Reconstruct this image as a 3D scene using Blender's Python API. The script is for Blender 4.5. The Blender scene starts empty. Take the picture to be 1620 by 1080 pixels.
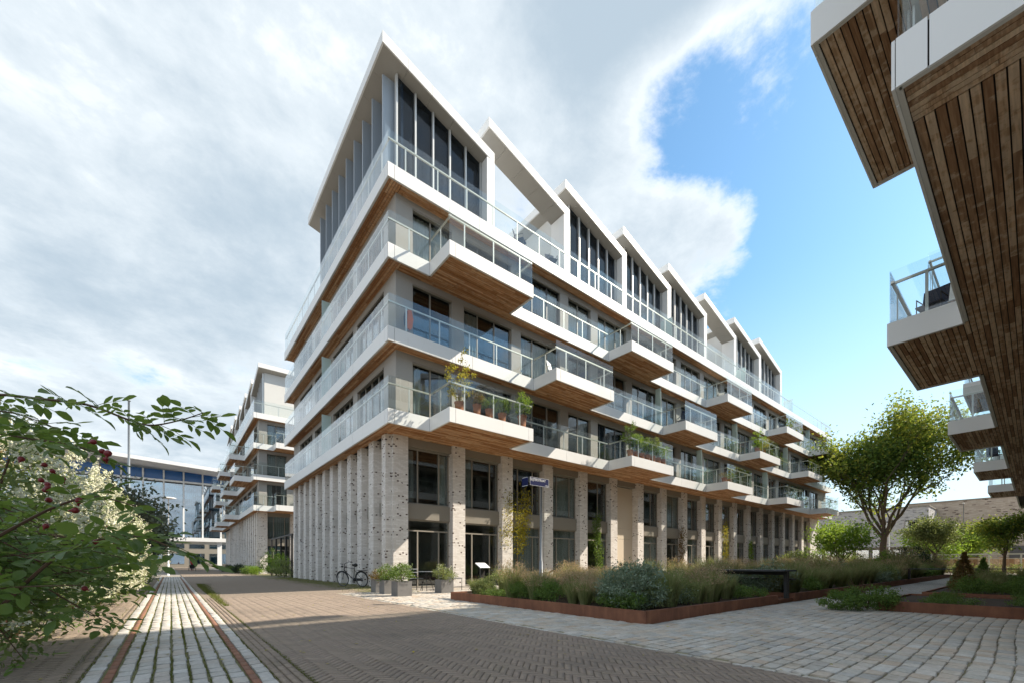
import bpy, math, random
import numpy as np
from mathutils import Vector, Matrix
random.seed(7); RNG = np.random.default_rng(7)
S = bpy.context.scene
COL = S.collection
R = math.radians

# ------------------------------------------------------------------ camera
CAMZ = 1.0
FW = Vector((0.6278, 0.7784, 0)); RT = Vector((0.7784, -0.6278, 0))
cam_d = bpy.data.cameras.new('camera'); cam = bpy.data.objects.new('camera', cam_d); COL.objects.link(cam)
cam.location = (0, 0, CAMZ)
cam.rotation_euler = (R(90), 0, math.atan2(FW.y, FW.x) - R(90))
cam_d.sensor_width = 36; cam_d.lens = 36 * 669.5 / 1620
cam_d.shift_y = (891 - 540) / 1620
cam_d.clip_start = 0.05; cam_d.clip_end = 2000
S.camera = cam

# ------------------------------------------------------------------ world, sun, exposure
SUN = Vector((1.06, -0.50, 1.0)).normalized()
el = math.asin(SUN.z); az = math.atan2(SUN.x, SUN.y)
w = bpy.data.worlds.new('World'); S.world = w; w.use_nodes = True
nt = w.node_tree; nt.nodes.clear()
class NB:
    """small node helper"""
    def __init__(s, nt): s.nt = nt
    def n(s, t, **k):
        nd = s.nt.nodes.new(t)
        for a, b in k.items(): setattr(nd, a, b)
        return nd
    def link(s, a, b): s.nt.links.new(a, b)
    def put(s, sock, v):
        if isinstance(v, bpy.types.NodeSocket): s.link(v, sock)
        else: sock.default_value = v
    def m(s, op, a, b=0.0, c=None, clamp=False):
        nd = s.n('ShaderNodeMath', operation=op, use_clamp=clamp)
        s.put(nd.inputs[0], a); s.put(nd.inputs[1], b)
        if c is not None: s.put(nd.inputs[2], c)
        return nd.outputs[0]
    def vm(s, op, a, b=(0, 0, 0)):
        nd = s.n('ShaderNodeVectorMath', operation=op); s.put(nd.inputs[0], a)
        if op == 'SCALE': s.put(nd.inputs['Scale'], b)
        else: s.put(nd.inputs[1], b)
        return nd.outputs['Value' if op in ('DOT_PRODUCT', 'LENGTH') else 'Vector']
    def mix(s, f, a, b):
        nd = s.n('ShaderNodeMix', data_type='RGBA'); s.put(nd.inputs[0], f)
        s.put(nd.inputs[6], a if isinstance(a, bpy.types.NodeSocket) else (*a[:3], 1)); s.put(nd.inputs[7], b if isinstance(b, bpy.types.NodeSocket) else (*b[:3], 1))
        return nd.outputs[2]
    def noise(s, vec, scale, detail=4, rough=.55, dist=0.0):
        nd = s.n('ShaderNodeTexNoise'); s.put(nd.inputs['Scale'], scale); nd.inputs['Detail'].default_value = detail
        nd.inputs['Roughness'].default_value = rough; nd.inputs['Distortion'].default_value = dist
        if vec is not None: s.link(vec, nd.inputs['Vector'])
        return nd.outputs['Fac']
    def ramp(s, f, *stops):
        nd = s.n('ShaderNodeValToRGB'); cr = nd.color_ramp
        while len(cr.elements) < len(stops): cr.elements.new(.5)
        for e, (p, c) in zip(cr.elements, stops): e.position = p; e.color = (*c, 1)
        s.put(nd.inputs[0], f); return nd.outputs[0]
    def smooth(s, v, a, b, to0=0.0, to1=1.0):
        nd = s.n('ShaderNodeMapRange', interpolation_type='SMOOTHSTEP'); s.put(nd.inputs[0], v)
        for i, x in enumerate((a, b, to0, to1)): s.put(nd.inputs[1 + i], x)
        return nd.outputs[0]
N = NB(nt)
sky = N.n('ShaderNodeTexSky', sky_type='NISHITA', sun_disc=False)
sky.sun_elevation = el; sky.sun_rotation = az; sky.air_density = 1.0; sky.dust_density = 0.5; sky.ozone_density = 1.0
tc = N.n('ShaderNodeTexCoord'); d = N.vm('NORMALIZE', tc.outputs['Generated'])
sp = N.n('ShaderNodeSeparateXYZ'); N.link(d, sp.inputs[0])
zc = N.m('MAXIMUM', sp.outputs[2], 0.0); den = N.m('ADD', zc, 0.16)
cb = N.n('ShaderNodeCombineXYZ'); N.put(cb.inputs[0], N.m('DIVIDE', sp.outputs[0], den)); N.put(cb.inputs[1], N.m('DIVIDE', sp.outputs[1], den))
P = cb.outputs[0]
def dirpx(px, py):
    v = FW + RT * ((px - 810) / 669.5) + Vector((0, 0, (891 - py) / 669.5)); return tuple(v.normalized())
big = N.noise(P, 1.15, 7, .60, .25)
det = N.noise(P, 4.2, 8, .68, .15)
den_c = N.m('ADD', N.m('MULTIPLY', big, 0.74), N.m('MULTIPLY', det, 0.36))
# the break in the cloud cover that opens to the east of the zenith, and the cloud bank around it
hole = N.smooth(N.vm('DOT_PRODUCT', d, dirpx(1330, 500)), 0.84, 0.965)
bank2 = N.smooth(N.vm('DOT_PRODUCT', d, dirpx(1110, 60)), 0.945, 0.99)
lowh = N.smooth(zc, 0.16, 0.0)
hole2 = N.smooth(N.vm('DOT_PRODUCT', d, dirpx(985, 290)), 0.975, 0.9995)
cumu = N.smooth(N.vm('DOT_PRODUCT', d, dirpx(1060, 470)), 0.982, 0.9965)
bank = N.smooth(N.vm('DOT_PRODUCT', d, dirpx(480, 330)), 0.60, 0.93)
cov = N.m('SUBTRACT', den_c, N.m('MULTIPLY', hole, 0.34))
cov = N.m('SUBTRACT', cov, N.m('MULTIPLY', hole2, 0.12))
cov = N.m('ADD', cov, N.m('MULTIPLY', bank, 0.08))
cov = N.m('ADD', cov, N.m('MULTIPLY', cumu, 0.26))
cov = N.m('ADD', cov, N.m('MULTIPLY', bank2, 0.26))
cov = N.m('ADD', cov, N.m('MULTIPLY', lowh, 0.22))
mask = N.smooth(cov, 0.475, 0.60)
sh = N.noise(N.vm('ADD', P, (3.1, 1.7, 0)), 1.7, 6, .55, .3)
shade = N.smooth(N.m('ADD', N.m('MULTIPLY', cov, .9), N.m('MULTIPLY', sh, .35)), 0.56, 0.90)
ccol = N.ramp(shade, (0, (5.0, 5.1, 5.2)), (.38, (3.35, 3.68, 3.92)), (1, (2.1, 2.55, 2.95)))
skycol = N.mix(N.m('MULTIPLY', mask, .97), N.mix(N.smooth(zc, .55, 0.0, 0.0, .92), N.vm('MULTIPLY', sky.outputs[0], (.62, .86, .90)), (3.7, 4.3, 4.75)), ccol)
bg = N.n('ShaderNodeBackground'); N.link(skycol, bg.inputs[0]); bg.inputs[1].default_value = 0.105
wo = N.n('ShaderNodeOutputWorld'); N.link(bg.outputs[0], wo.inputs[0])

sun_d = bpy.data.lights.new('sun', 'SUN'); sun_d.energy = 3.5; sun_d.angle = R(0.5); sun_d.color = (1.0, 0.90, 0.76)
sun = bpy.data.objects.new('sun', sun_d); COL.objects.link(sun)
sun.rotation_euler = SUN.to_track_quat('Z', 'Y').to_euler(); sun.location = (40, -20, 40)
S.view_settings.view_transform = 'Standard'; S.view_settings.look = 'None'; S.view_settings.gamma = 1
S.view_settings.use_curve_mapping = False
S.view_settings.exposure = 1.3
S.render.engine = 'CYCLES'
cy = S.cycles
cy.max_bounces = 7; cy.diffuse_bounces = 3; cy.glossy_bounces = 3; cy.transmission_bounces = 3; cy.transparent_max_bounces = 24
cy.caustics_reflective = False; cy.caustics_refractive = False; cy.sample_clamp_indirect = 6
cy.use_denoising = True

# ------------------------------------------------------------------ helpers
ORG = {}
def wpx(px, py, D):
    """world point seen at photo pixel (px,py) at D metres along the viewing axis"""
    return FW * D + RT * ((px - 810) / 669.5 * D) + Vector((0, 0, CAMZ + (891 - py) / 669.5 * D))
def tag(o, label=None, cat=None, group=None, kind=None):
    if label: o['label'] = label
    if cat: o['category'] = cat
    if group: o['group'] = group
    if kind: o['kind'] = kind
    return o
def link(name, data, loc, parent=None, rot=None):
    o = bpy.data.objects.new(name, data); COL.objects.link(o)
    loc = Vector(loc); ORG[o.name] = loc
    if parent is not None:
        o.parent = parent; o.location = loc - ORG[parent.name]
    else: o.location = loc
    if rot: o.rotation_euler = rot
    return o
def empty(name, loc, label, cat, group=None, rot=None):
    o = link(name, None, loc, None, rot); o.empty_display_size = .2
    return tag(o, label, cat, group)
_mc = {}
BF = [(0, 3, 2, 1), (4, 5, 6, 7), (0, 1, 5, 4), (1, 2, 6, 5), (2, 3, 7, 6), (3, 0, 4, 7)]
def boxmesh(dx, dy, dz, mat):
    k = (round(dx, 3), round(dy, 3), round(dz, 3), mat.name)
    if k not in _mc:
        a, b, c = dx / 2, dy / 2, dz / 2
        me = bpy.data.meshes.new('box'); me.from_pydata([(-a, -b, -c), (a, -b, -c), (a, b, -c), (-a, b, -c), (-a, -b, c), (a, -b, c), (a, b, c), (-a, b, c)], [], BF)
        me.materials.append(mat); _mc[k] = me
    return _mc[k]
def box(name, x0, x1, y0, y1, z0, z1, mat, parent=None):
    x0, x1 = min(x0, x1), max(x0, x1); y0, y1 = min(y0, y1), max(y0, y1)
    return link(name, boxmesh(x1 - x0, y1 - y0, z1 - z0, mat), ((x0 + x1) / 2, (y0 + y1) / 2, (z0 + z1) / 2), parent)
class MB:
    def __init__(s): s.v = []; s.f = []
    def box(s, x0, x1, y0, y1, z0, z1):
        x0, x1 = min(x0, x1), max(x0, x1); y0, y1 = min(y0, y1), max(y0, y1)
        n = len(s.v); s.v += [(x0, y0, z0), (x1, y0, z0), (x1, y1, z0), (x0, y1, z0), (x0, y0, z1), (x1, y0, z1), (x1, y1, z1), (x0, y1, z1)]
        s.f += [tuple(i + n for i in q) for q in BF]
    def poly(s, pts, faces):
        n = len(s.v); s.v += [tuple(p) for p in pts]; s.f += [tuple(i + n for i in q) for q in faces]
    def prism(s, ring0, ring1):
        k = len(ring0); n = len(s.v); s.v += [tuple(p) for p in ring0] + [tuple(p) for p in ring1]
        s.f += [tuple(n + i for i in range(k))[::-1], tuple(n + k + i for i in range(k))]
        s.f += [(n + i, n + (i + 1) % k, n + k + (i + 1) % k, n + k + i) for i in range(k)]
    def tube(s, pts, radii, sides=6, closed=False):
        pts = [Vector(p) for p in pts]; n = len(pts)
        if not hasattr(radii, '__len__'): radii = [radii] * n
        base = len(s.v)
        for i, p in enumerate(pts):
            if closed: t = pts[(i + 1) % n] - pts[i - 1]
            else: t = pts[min(i + 1, n - 1)] - pts[max(i - 1, 0)]
            t.normalize(); up = Vector((0, 0, 1)) if abs(t.z) < .9 else Vector((1, 0, 0))
            a = t.cross(up).normalized(); b = a.cross(t)
            for k in range(sides):
                an = 2 * math.pi * k / sides
                s.v.append(tuple(p + (a * math.cos(an) + b * math.sin(an)) * radii[i]))
        for i in range(n if closed else n - 1):
            j = (i + 1) % n
            for k in range(sides):
                k2 = (k + 1) % sides
                s.f.append((base + i * sides + k, base + i * sides + k2, base + j * sides + k2, base + j * sides + k))
        if not closed:
            s.f.append(tuple(base + k for k in range(sides))); s.f.append(tuple(base + (n - 1) * sides + k for k in range(sides))[::-1])
    def mesh(s, mat, smooth=False, name='mesh', org=(0, 0, 0)):
        me = bpy.data.meshes.new(name); o = org
        me.from_pydata([(a - o[0], b - o[1], c - o[2]) for a, b, c in s.v] if any(o) else s.v, [], s.f); me.materials.append(mat)
        if smooth: me.polygons.foreach_set('use_smooth', [True] * len(me.polygons))
        return me
    def build(s, name, mat, parent=None, smooth=False, local=False):
        """world-coordinate verts (local=True: verts are relative to the parent)"""
        if local: return link(name, s.mesh(mat, smooth, name), ORG[parent.name], parent)
        if parent is not None: o = ORG[parent.name]
        else:
            a = np.array(s.v); o = Vector(((a[:, 0].min() + a[:, 0].max()) / 2, (a[:, 1].min() + a[:, 1].max()) / 2, a[:, 2].min()))
        return link(name, s.mesh(mat, smooth, name, tuple(o)), o, parent)
def np_mesh(name, V, F, mat, smooth=False):
    """V (n,3), F (m,k)"""
    me = bpy.data.meshes.new(name); m, k = F.shape
    me.vertices.add(len(V)); me.vertices.foreach_set('co', np.ascontiguousarray(V, dtype=np.float32).ravel())
    me.loops.add(m * k); me.loops.foreach_set('vertex_index', np.ascontiguousarray(F, dtype=np.int32).ravel())
    me.polygons.add(m); me.polygons.foreach_set('loop_start', np.arange(0, m * k, k, dtype=np.int32)); me.polygons.foreach_set('loop_total', np.full(m, k, dtype=np.int32))
    if smooth: me.polygons.foreach_set('use_smooth', np.ones(m, dtype=bool))
    me.update(calc_edges=True); me.materials.append(mat); return me
def copy_tree(o, loc, rot=None, scale=None):
    c = o.copy(); COL.objects.link(c); c.location = loc; ORG[c.name] = Vector(loc)
    if rot is not None: c.rotation_euler = rot
    if scale is not None: c.scale = (scale,) * 3
    for ch in o.children:
        k = ch.copy(); COL.objects.link(k); k.parent = c
        for g in ch.children:
            q = g.copy(); COL.objects.link(q); q.parent = k
    return c

# ------------------------------------------------------------------ materials
def material(name):
    m = bpy.data.materials.new(name); m.use_nodes = True; m.node_tree.nodes.clear()
    n = NB(m.node_tree); out = n.n('ShaderNodeOutputMaterial'); return m, n, out
def principled(n, out, col, rough=.5, metal=0.0, spec=.5, bump=None, bstr=.3, bdist=.01):
    p = n.n('ShaderNodeBsdfPrincipled')
    n.put(p.inputs['Base Color'], col if isinstance(col, bpy.types.NodeSocket) else (*col, 1)); n.put(p.inputs['Roughness'], rough)
    p.inputs['Metallic'].default_value = metal; p.inputs['Specular IOR Level'].default_value = spec
    if bump is not None:
        b = n.n('ShaderNodeBump'); b.inputs['Strength'].default_value = bstr; b.inputs['Distance'].default_value = bdist
        n.link(bump, b.inputs['Height']); n.link(b.outputs[0], p.inputs['Normal'])
    n.link(p.outputs[0], out.inputs[0]); return p
def pos(n): return n.n('ShaderNodeNewGeometry').outputs['Position']
def rnd(n):
    a = n.n('ShaderNodeNewGeometry').outputs['Random Per Island']; b = n.n('ShaderNodeObjectInfo').outputs['Random']
    return n.m('FRACT', n.m('ADD', a, b))
def simple(name, col, rough=.5, metal=0.0, spec=.5, var=.0, vscale=3.0, bump=0.0, bscale=40):
    m, n, o = material(name); c = col
    if var:
        f = n.noise(pos(n), vscale, 5, .6)
        c = n.mix(f, tuple(x * (1 - var) for x in col), tuple(min(1, x * (1 + var)) for x in col))
    principled(n, o, c, rough, metal, spec, n.noise(pos(n), bscale, 3) if bump else None, bump)
    return m
M = {}
def panel_mat():
    m, n, o = material('white_panel'); p = pos(n); s3 = n.n('ShaderNodeSeparateXYZ'); n.link(p, s3.inputs[0]); cv = n.n('ShaderNodeCombineXYZ')
    n.put(cv.inputs[0], n.m('MULTIPLY', n.m('ADD', s3.outputs[0], s3.outputs[1]), 5.)); n.put(cv.inputs[2], n.m('MULTIPLY', s3.outputs[2], .5))
    run = n.smooth(n.noise(cv.outputs[0], 1.0, 5, .65), .56, .78); big = n.noise(p, .7, 4)
    c = n.mix(n.m('MULTIPLY', run, .28), n.mix(big, (.76, .755, .735), (.82, .815, .80)), (.52, .50, .46))
    c = n.mix(n.m('MULTIPLY', rnd(n), .12), c, (.62, .61, .60))
    principled(n, o, c, n.m('ADD', .28, n.m('MULTIPLY', big, .2)), 0, .5); return m
M['panel'] = panel_mat()
M['panel_under'] = simple('white_trim', (.62, .61, .58), .45, 0, .5, .05, 1.5)
M['roof_underside_shade'] = simple('shade_grey_soffit', (.40, .38, .345), .5, 0, .4, .05, 1.5)  # shade of the roof underside put into a darker colour than the white panels
M['render'] = simple('greige_wall', (.37, .35, .32), .7, 0, .3, .06, 1.2, .08, 60)
M['taupe'] = simple('taupe_metal', (.25, .225, .185), .45, 0, .5, .06, 1)
M['frame'] = simple('bronze_frame', (.27, .245, .205), .4, .0, .5)
M['frame_dark'] = simple('dark_frame', (.09, .085, .08), .4)
M['alu'] = simple('pale_aluminium', (.66, .66, .64), .35, .3)
M['fin'] = simple('blue_grey_fin', (.36, .41, .46), .4, .1, .5, .05, 1)
M['rail'] = simple('handrail_metal', (.62, .60, .53), .32, .6, .5)
M['steel'] = simple('galvanised_steel', (.22, .235, .25), .5, .3, .5, .1, 6)
M['black'] = simple('black_paint', (.012, .012, .013), .35)
M['rubber'] = simple('rubber', (.02, .02, .02), .8)
M['dark_metal'] = simple('dark_steel', (.035, .033, .032), .5, .3, .5, .2, 4)
M['interior'] = simple('room_wall', (.34, .32, .30), .9)
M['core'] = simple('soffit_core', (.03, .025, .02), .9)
M['slabtop'] = simple('terrace_paving', (.42, .41, .39), .8, 0, .3, .1, 4)
M['roofing'] = simple('roofing', (.2, .2, .2), .9)
M['white'] = simple('white_paint', (.8, .8, .79), .4)
M['orange'] = simple('orange_cloth', (.80, .16, .02), .8)
M['red'] = simple('red_cloth', (.45, .03, .03), .8)
M['navy'] = simple('navy_cloth', (.02, .03, .06), .8)
M['skin'] = simple('skin', (.5, .3, .22), .6)
M['hair'] = simple('hair', (.05, .03, .02), .7)
M['terracotta'] = simple('terracotta', (.42, .17, .09), .8, 0, .3, .15, 8)
M['pot'] = simple('zinc_pot', (.17, .165, .16), .6, .0, .4, .3, 5, .1, 20)
M['beige'] = simple('beige_panel', (.62, .53, .41), .6, 0, .4, .03, 1)
M['bark'] = simple('bark', (.13, .10, .07), .9, 0, .2, .35, 9, .6, 25)
M['stem'] = simple('green_brown_stem', (.10, .055, .03), .7, 0, .3, .3, 30)
M['soil'] = simple('soil', (.07, .05, .035), .95, 0, .2, .4, 8, .5, 30)
M['blue_sign'] = simple('blue_enamel', (.004, .009, .06), .7, 0, .15)
M['hip'] = simple('red_hip', (.20, .012, .014), .3)
M['wicker'] = simple('wicker', (.4, .22, .1), .8)
M['screen'] = simple('grey_blind', (.33, .30, .27), .8, 0, .2)
M['bluepanel'] = simple('blue_glass_band', (.02, .12, .36), .15)
M['mint'] = simple('frosted_glass', (.55, .70, .68), .35, 0, .5)

def glass(name, tint, base=.05, gain=.95, rough=0.0, tr=1.0):
    m, n, o = material(name)
    lw = n.n('ShaderNodeLayerWeight'); lw.inputs['Blend'].default_value = .5
    f = n.m('ADD', base, n.m('MULTIPLY', n.m('POWER', lw.outputs['Facing'], 5.0), gain), clamp=True)
    t = n.n('ShaderNodeBsdfTransparent'); t.inputs[0].default_value = (*tint, 1)
    g = n.n('ShaderNodeBsdfGlossy'); g.inputs['Roughness'].default_value = rough; g.inputs[0].default_value = (.95, .97, 1, 1)
    mx = n.n('ShaderNodeMixShader'); n.put(mx.inputs[0], f); n.link(t.outputs[0], mx.inputs[1]); n.link(g.outputs[0], mx.inputs[2])
    n.link(mx.outputs[0], o.inputs[0]); return m
M['glass_rail'] = glass('balustrade_glass', (.94, .965, .96), .05, .8)
M['pane'] = glass('window_glass', (.72, .77, .77), .07, .8)
M['pane_dark'] = glass('tinted_glass', (.50, .55, .60), .025, .7)
M['pane_far'] = glass('far_window_glass', (.50, .66, .76), .36, .6)

def curtain_mat():
    m, n, o = material('curtain'); x = n.n('ShaderNodeObjectInfo').outputs['Random']
    c = n.ramp(x, (0, (.62, .60, .55)), (.45, (.5, .5, .48)), (.75, (.36, .36, .36)), (1, (.66, .63, .56)))
    principled(n, o, c, .9, 0, .2); return m
M['curtain'] = curtain_mat()
def wood(name, dark, light, grey, greyamt):
    m, n, o = material(name); r = rnd(n)
    p = pos(n)
    mp = n.vm('ADD', p, (0, 0, 0))
    st = n.noise(mp, 5.0, 5, .65)
    grain = n.n('ShaderNodeTexNoise'); grain.inputs['Scale'].default_value = 2.2; grain.inputs['Detail'].default_value = 6
    cmb = n.n('ShaderNodeCombineXYZ'); s3 = n.n('ShaderNodeSeparateXYZ'); n.link(p, s3.inputs[0])
    n.put(cmb.inputs[0], n.m('MULTIPLY', s3.outputs[0], .9)); n.put(cmb.inputs[1], n.m('MULTIPLY', s3.outputs[1], 14.)); n.put(cmb.inputs[2], n.m('MULTIPLY', r, 40.))
    n.link(cmb.outputs[0], grain.inputs['Vector'])
    c = n.mix(r, dark, light)
    c = n.mix(n.smooth(grain.outputs['Fac'], .38, .66), n.mix(.55, c, (dark[0] * .45, dark[1] * .4, dark[2] * .35)), c)
    stain = n.smooth(n.m('ADD', st, n.m('MULTIPLY', r, .25)), .58, .74)
    c = n.mix(n.m('MULTIPLY', stain, greyamt), c, grey)
    dk = n.smooth(n.noise(mp, 1.7, 5, .7), .60, .72)
    c = n.mix(n.m('MULTIPLY', dk, .6), c, (dark[0] * .35, dark[1] * .32, dark[2] * .3))
    principled(n, o, c, .75, 0, .25, grain.outputs['Fac'], .25, .004); return m
M['wood'] = wood('warm_hardwood', (.40, .18, .075), (.78, .46, .24), (.62, .48, .35), .25)
M['wood_old'] = wood('weathered_hardwood', (.33, .185, .10), (.74, .52, .34), (.74, .60, .45), .5)

def brick_mat(name, base, base2, mortar, dark, bl=.21, bh=.062, thr=.90, spot=.34, dens=True):
    m, n, o = material(name); s3 = n.n('ShaderNodeSeparateXYZ'); n.link(pos(n), s3.inputs[0])
    u = n.m('ADD', s3.outputs[0], s3.outputs[1]); z = s3.outputs[2]
    zr = n.m('DIVIDE', z, bh); row = n.m('FLOOR', zr)
    uu = n.m('ADD', n.m('DIVIDE', u, bl), n.m('MULTIPLY', n.m('MODULO', row, 2.0), .5)); cell = n.m('FLOOR', uu)
    fu = n.m('SUBTRACT', uu, cell); fz = n.m('SUBTRACT', zr, row)
    cv = n.n('ShaderNodeCombineXYZ'); n.put(cv.inputs[0], cell); n.put(cv.inputs[1], row)
    wn = n.n('ShaderNodeTexWhiteNoise', noise_dimensions='2D'); n.link(cv.outputs[0], wn.inputs['Vector'])
    wn2 = n.n('ShaderNodeTexWhiteNoise', noise_dimensions='2D'); n.link(n.vm('ADD', cv.outputs[0], (37.2, 11.9, 0)), wn2.inputs['Vector'])
    ed = n.m('MINIMUM', n.m('MINIMUM', n.m('MULTIPLY', fu, bl), n.m('MULTIPLY', n.m('SUBTRACT', 1.0, fu), bl)), n.m('MINIMUM', n.m('MULTIPLY', fz, bh), n.m('MULTIPLY', n.m('SUBTRACT', 1.0, fz), bh)))
    mo = n.smooth(ed, .002, .007)
    c = n.mix(wn.outputs['Value'], base, base2); c = n.mix(n.noise(pos(n), 1.3, 5), c, n.mix(.3, c, (.35, .30, .26)))
    lim = thr
    if dens:
        cl = n.noise(pos(n), 1.1, 3); lim = n.m('SUBTRACT', thr + .05, n.m('MULTIPLY', n.smooth(cl, .40, .70), .12))
    isd = n.m('MULTIPLY', n.m('GREATER_THAN', wn2.outputs['Value'], lim), n.m('LESS_THAN', n.m('ABSOLUTE', n.m('SUBTRACT', fu, n.m('ADD', .25, n.m('MULTIPLY', wn.outputs['Value'], .5)))), spot))
    c = n.mix(isd, c, dark); c = n.mix(n.m('SUBTRACT', 1.0, mo), c, mortar)
    h = n.m('SUBTRACT', n.m('ADD', n.m('MULTIPLY', mo, .5), n.m('MULTIPLY', n.noise(pos(n), 30, 4), .5)), n.m('MULTIPLY', isd, .9))
    principled(n, o, c, .85, 0, .2, h, .6, .012); return m
M['brick_white'] = brick_mat('whitewashed_brick', (.68, .635, .58), (.84, .80, .755), (.56, .525, .48), (.10, .065, .055), thr=.90, spot=.19)
M['brick_far'] = brick_mat('sandy_brick', (.40, .31, .23), (.56, .46, .36), (.40, .34, .28), (.13, .09, .07), .45, .11, .93, .48, False)
M['brick_grey'] = brick_mat('grey_brick', (.38, .37, .37), (.55, .53, .51), (.42, .41, .40), (.2, .19, .19), .45, .11, .9, .48, False)

def corten():
    m, n, o = material('corten_steel'); p = pos(n)
    a = n.noise(p, 2.5, 6, .65); b = n.noise(p, 22, 4, .6)
    s3 = n.n('ShaderNodeSeparateXYZ'); n.link(p, s3.inputs[0]); cv = n.n('ShaderNodeCombineXYZ')
    n.put(cv.inputs[0], n.m('MULTIPLY', n.m('ADD', s3.outputs[0], s3.outputs[1]), 9.)); n.put(cv.inputs[2], n.m('MULTIPLY', s3.outputs[2], 1.2))
    st = n.noise(cv.outputs[0], 1.0, 4, .6)
    c = n.ramp(n.m('ADD', n.m('MULTIPLY', a, .6), n.m('MULTIPLY', st, .4)), (.3, (.12, .052, .032)), (.5, (.21, .088, .05)), (.72, (.31, .14, .075)))
    principled(n, o, c, .8, .0, .3, b, .25, .004); return m
M['corten'] = corten()
def stone_mat(name, cols, rough=.85, moss=.12):
    m, n, o = material(name); r = rnd(n); p = pos(n)
    c = n.ramp(r, *[(i / (len(cols) - 1), q) for i, q in enumerate(cols)])
    a = n.noise(p, 26, 5, .7); b = n.noise(p, 3.0, 4, .6)
    c = n.mix(n.smooth(a, .35, .7), n.mix(.2, c, (.05, .045, .04)), c)
    c = n.mix(n.m('MULTIPLY', n.smooth(b, .5, .75), moss * 3), c, (.20, .17, .11))
    c = n.mix(n.m('MULTIPLY', n.smooth(n.noise(p, .55, 5, .6), .42, .72), .32), c, (.10, .085, .07))
    principled(n, o, c, rough, 0, .25, a, .35, .006); return m
M['sett'] = stone_mat('granite_sett', [(.47, .44, .385), (.58, .53, .46), (.53, .42, .32), (.64, .60, .54), (.44, .415, .38), (.60, .51, .41), (.53, .495, .44)])
M['path_sett'] = stone_mat('pale_path_sett', [(.50, .475, .435), (.58, .55, .51), (.53, .475, .42), (.64, .615, .58), (.48, .455, .42)], .85, .07)
M['clinker'] = stone_mat('brown_clinker', [(.275, .215, .17), (.31, .245, .19), (.29, .225, .18), (.34, .265, .205), (.265, .21, .17)], .8, .10)
M['redbrick'] = stone_mat('red_clinker', [(.27, .13, .085), (.33, .16, .10), (.25, .13, .09)], .85, .05)
def ground_mat(name, c1, c2, joint, sx, sy, ang=0.0, tex='brick', moss=0.0):
    m, n, o = material(name); p = pos(n)
    mp = n.n('ShaderNodeMapping'); n.link(p, mp.inputs[0]); mp.inputs['Rotation'].default_value = (0, 0, ang)
    b = n.n('ShaderNodeTexBrick'); n.link(mp.outputs[0], b.inputs['Vector']); b.inputs['Scale'].default_value = 1
    b.inputs['Brick Width'].default_value = sx; b.inputs['Row Height'].default_value = sy; b.inputs['Mortar Size'].default_value = .006
    b.inputs['Color1'].default_value = (*c1, 1); b.inputs['Color2'].default_value = (*c2, 1); b.inputs['Mortar'].default_value = (*joint, 1)
    big = n.noise(p, .35, 5, .6); sm = n.noise(p, 6, 4)
    c = n.mix(n.m('MULTIPLY', big, .5), b.outputs[0], n.mix(.5, b.outputs[0], joint))
    if moss: c = n.mix(n.m('MULTIPLY', n.smooth(n.m('ADD', n.m('MULTIPLY', big, .6), n.m('MULTIPLY', sm, .4)), .44, .6), moss), c, (.12, .13, .04))
    principled(n, o, c, .85, 0, .25, n.m('ADD', n.m('MULTIPLY', b.outputs['Fac'], -1.0), n.m('MULTIPLY', sm, .4)), .4, .006); return m
M['bed'] = simple('joint_sand', (.22, .18, .135), .95, 0, .1, .35, 7)
M['bed_sett'] = simple('mossy_sand', (.25, .225, .14), .95, 0, .1, .45, 5)
M['bed_green'] = simple('mossy_joint', (.17, .165, .085), .95, 0, .1, .5, 9)
M['road_far'] = ground_mat('clinker_paving', (.275, .215, .17), (.33, .26, .20), (.09, .08, .06), .2, .066, R(45))
M['cobble_far'] = ground_mat('sett_paving', (.30, .285, .26), (.42, .37, .32), (.10, .09, .06), .2, .15)
M['ground'] = ground_mat('paving', (.26, .235, .21), (.34, .31, .27), (.12, .11, .09), .3, .2)
M['moss_road'] = ground_mat('mossy_clinker', (.275, .215, .17), (.33, .26, .20), (.09, .09, .05), .2, .066, R(45), moss=.85)

def leaf_mat(name, cols, trans=.35, rough=.55, spec=.3):
    m, n, o = material(name); r = rnd(n)
    c = n.ramp(r, *[(i / (len(cols) - 1), q) for i, q in enumerate(cols)])
    p = n.n('ShaderNodeBsdfPrincipled'); n.link(c, p.inputs['Base Color']); p.inputs['Roughness'].default_value = rough; p.inputs['Specular IOR Level'].default_value = spec
    t = n.n('ShaderNodeBsdfTranslucent'); n.link(n.mix(.5, c, n.mix(.5, c, (.35, .42, .03))), t.inputs[0])
    mx = n.n('ShaderNodeMixShader'); mx.inputs[0].default_value = trans; n.link(p.outputs[0], mx.inputs[1]); n.link(t.outputs[0], mx.inputs[2])
    n.link(mx.outputs[0], o.inputs[0]); return m
M['l_rose'] = leaf_mat('rose_leaf', [(.085, .16, .035), (.14, .23, .055), (.11, .19, .045), (.20, .28, .075)], .5, .4, .45)
M['l_white'] = leaf_mat('cream_blossom', [(.70, .67, .50), (.80, .78, .66), (.74, .73, .54), (.6, .61, .38)], .3, .8, .1)
M['l_white_green'] = leaf_mat('pale_green_leaf', [(.10, .15, .05), (.16, .21, .07), (.22, .25, .09), (.08, .13, .04)], .35)
M['l_tree'] = leaf_mat('tree_leaf', [(.10, .17, .03), (.16, .23, .04), (.25, .29, .05), (.38, .35, .06), (.13, .20, .03)], .55)
M['l_lime'] = leaf_mat('lime_leaf', [(.13, .24, .03), (.20, .33, .04), (.28, .38, .05), (.16, .27, .04)], .5)
M['l_olive'] = leaf_mat('feathery_leaf', [(.16, .20, .07), (.22, .26, .10), (.28, .30, .12), (.14, .18, .06)], .4)
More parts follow.
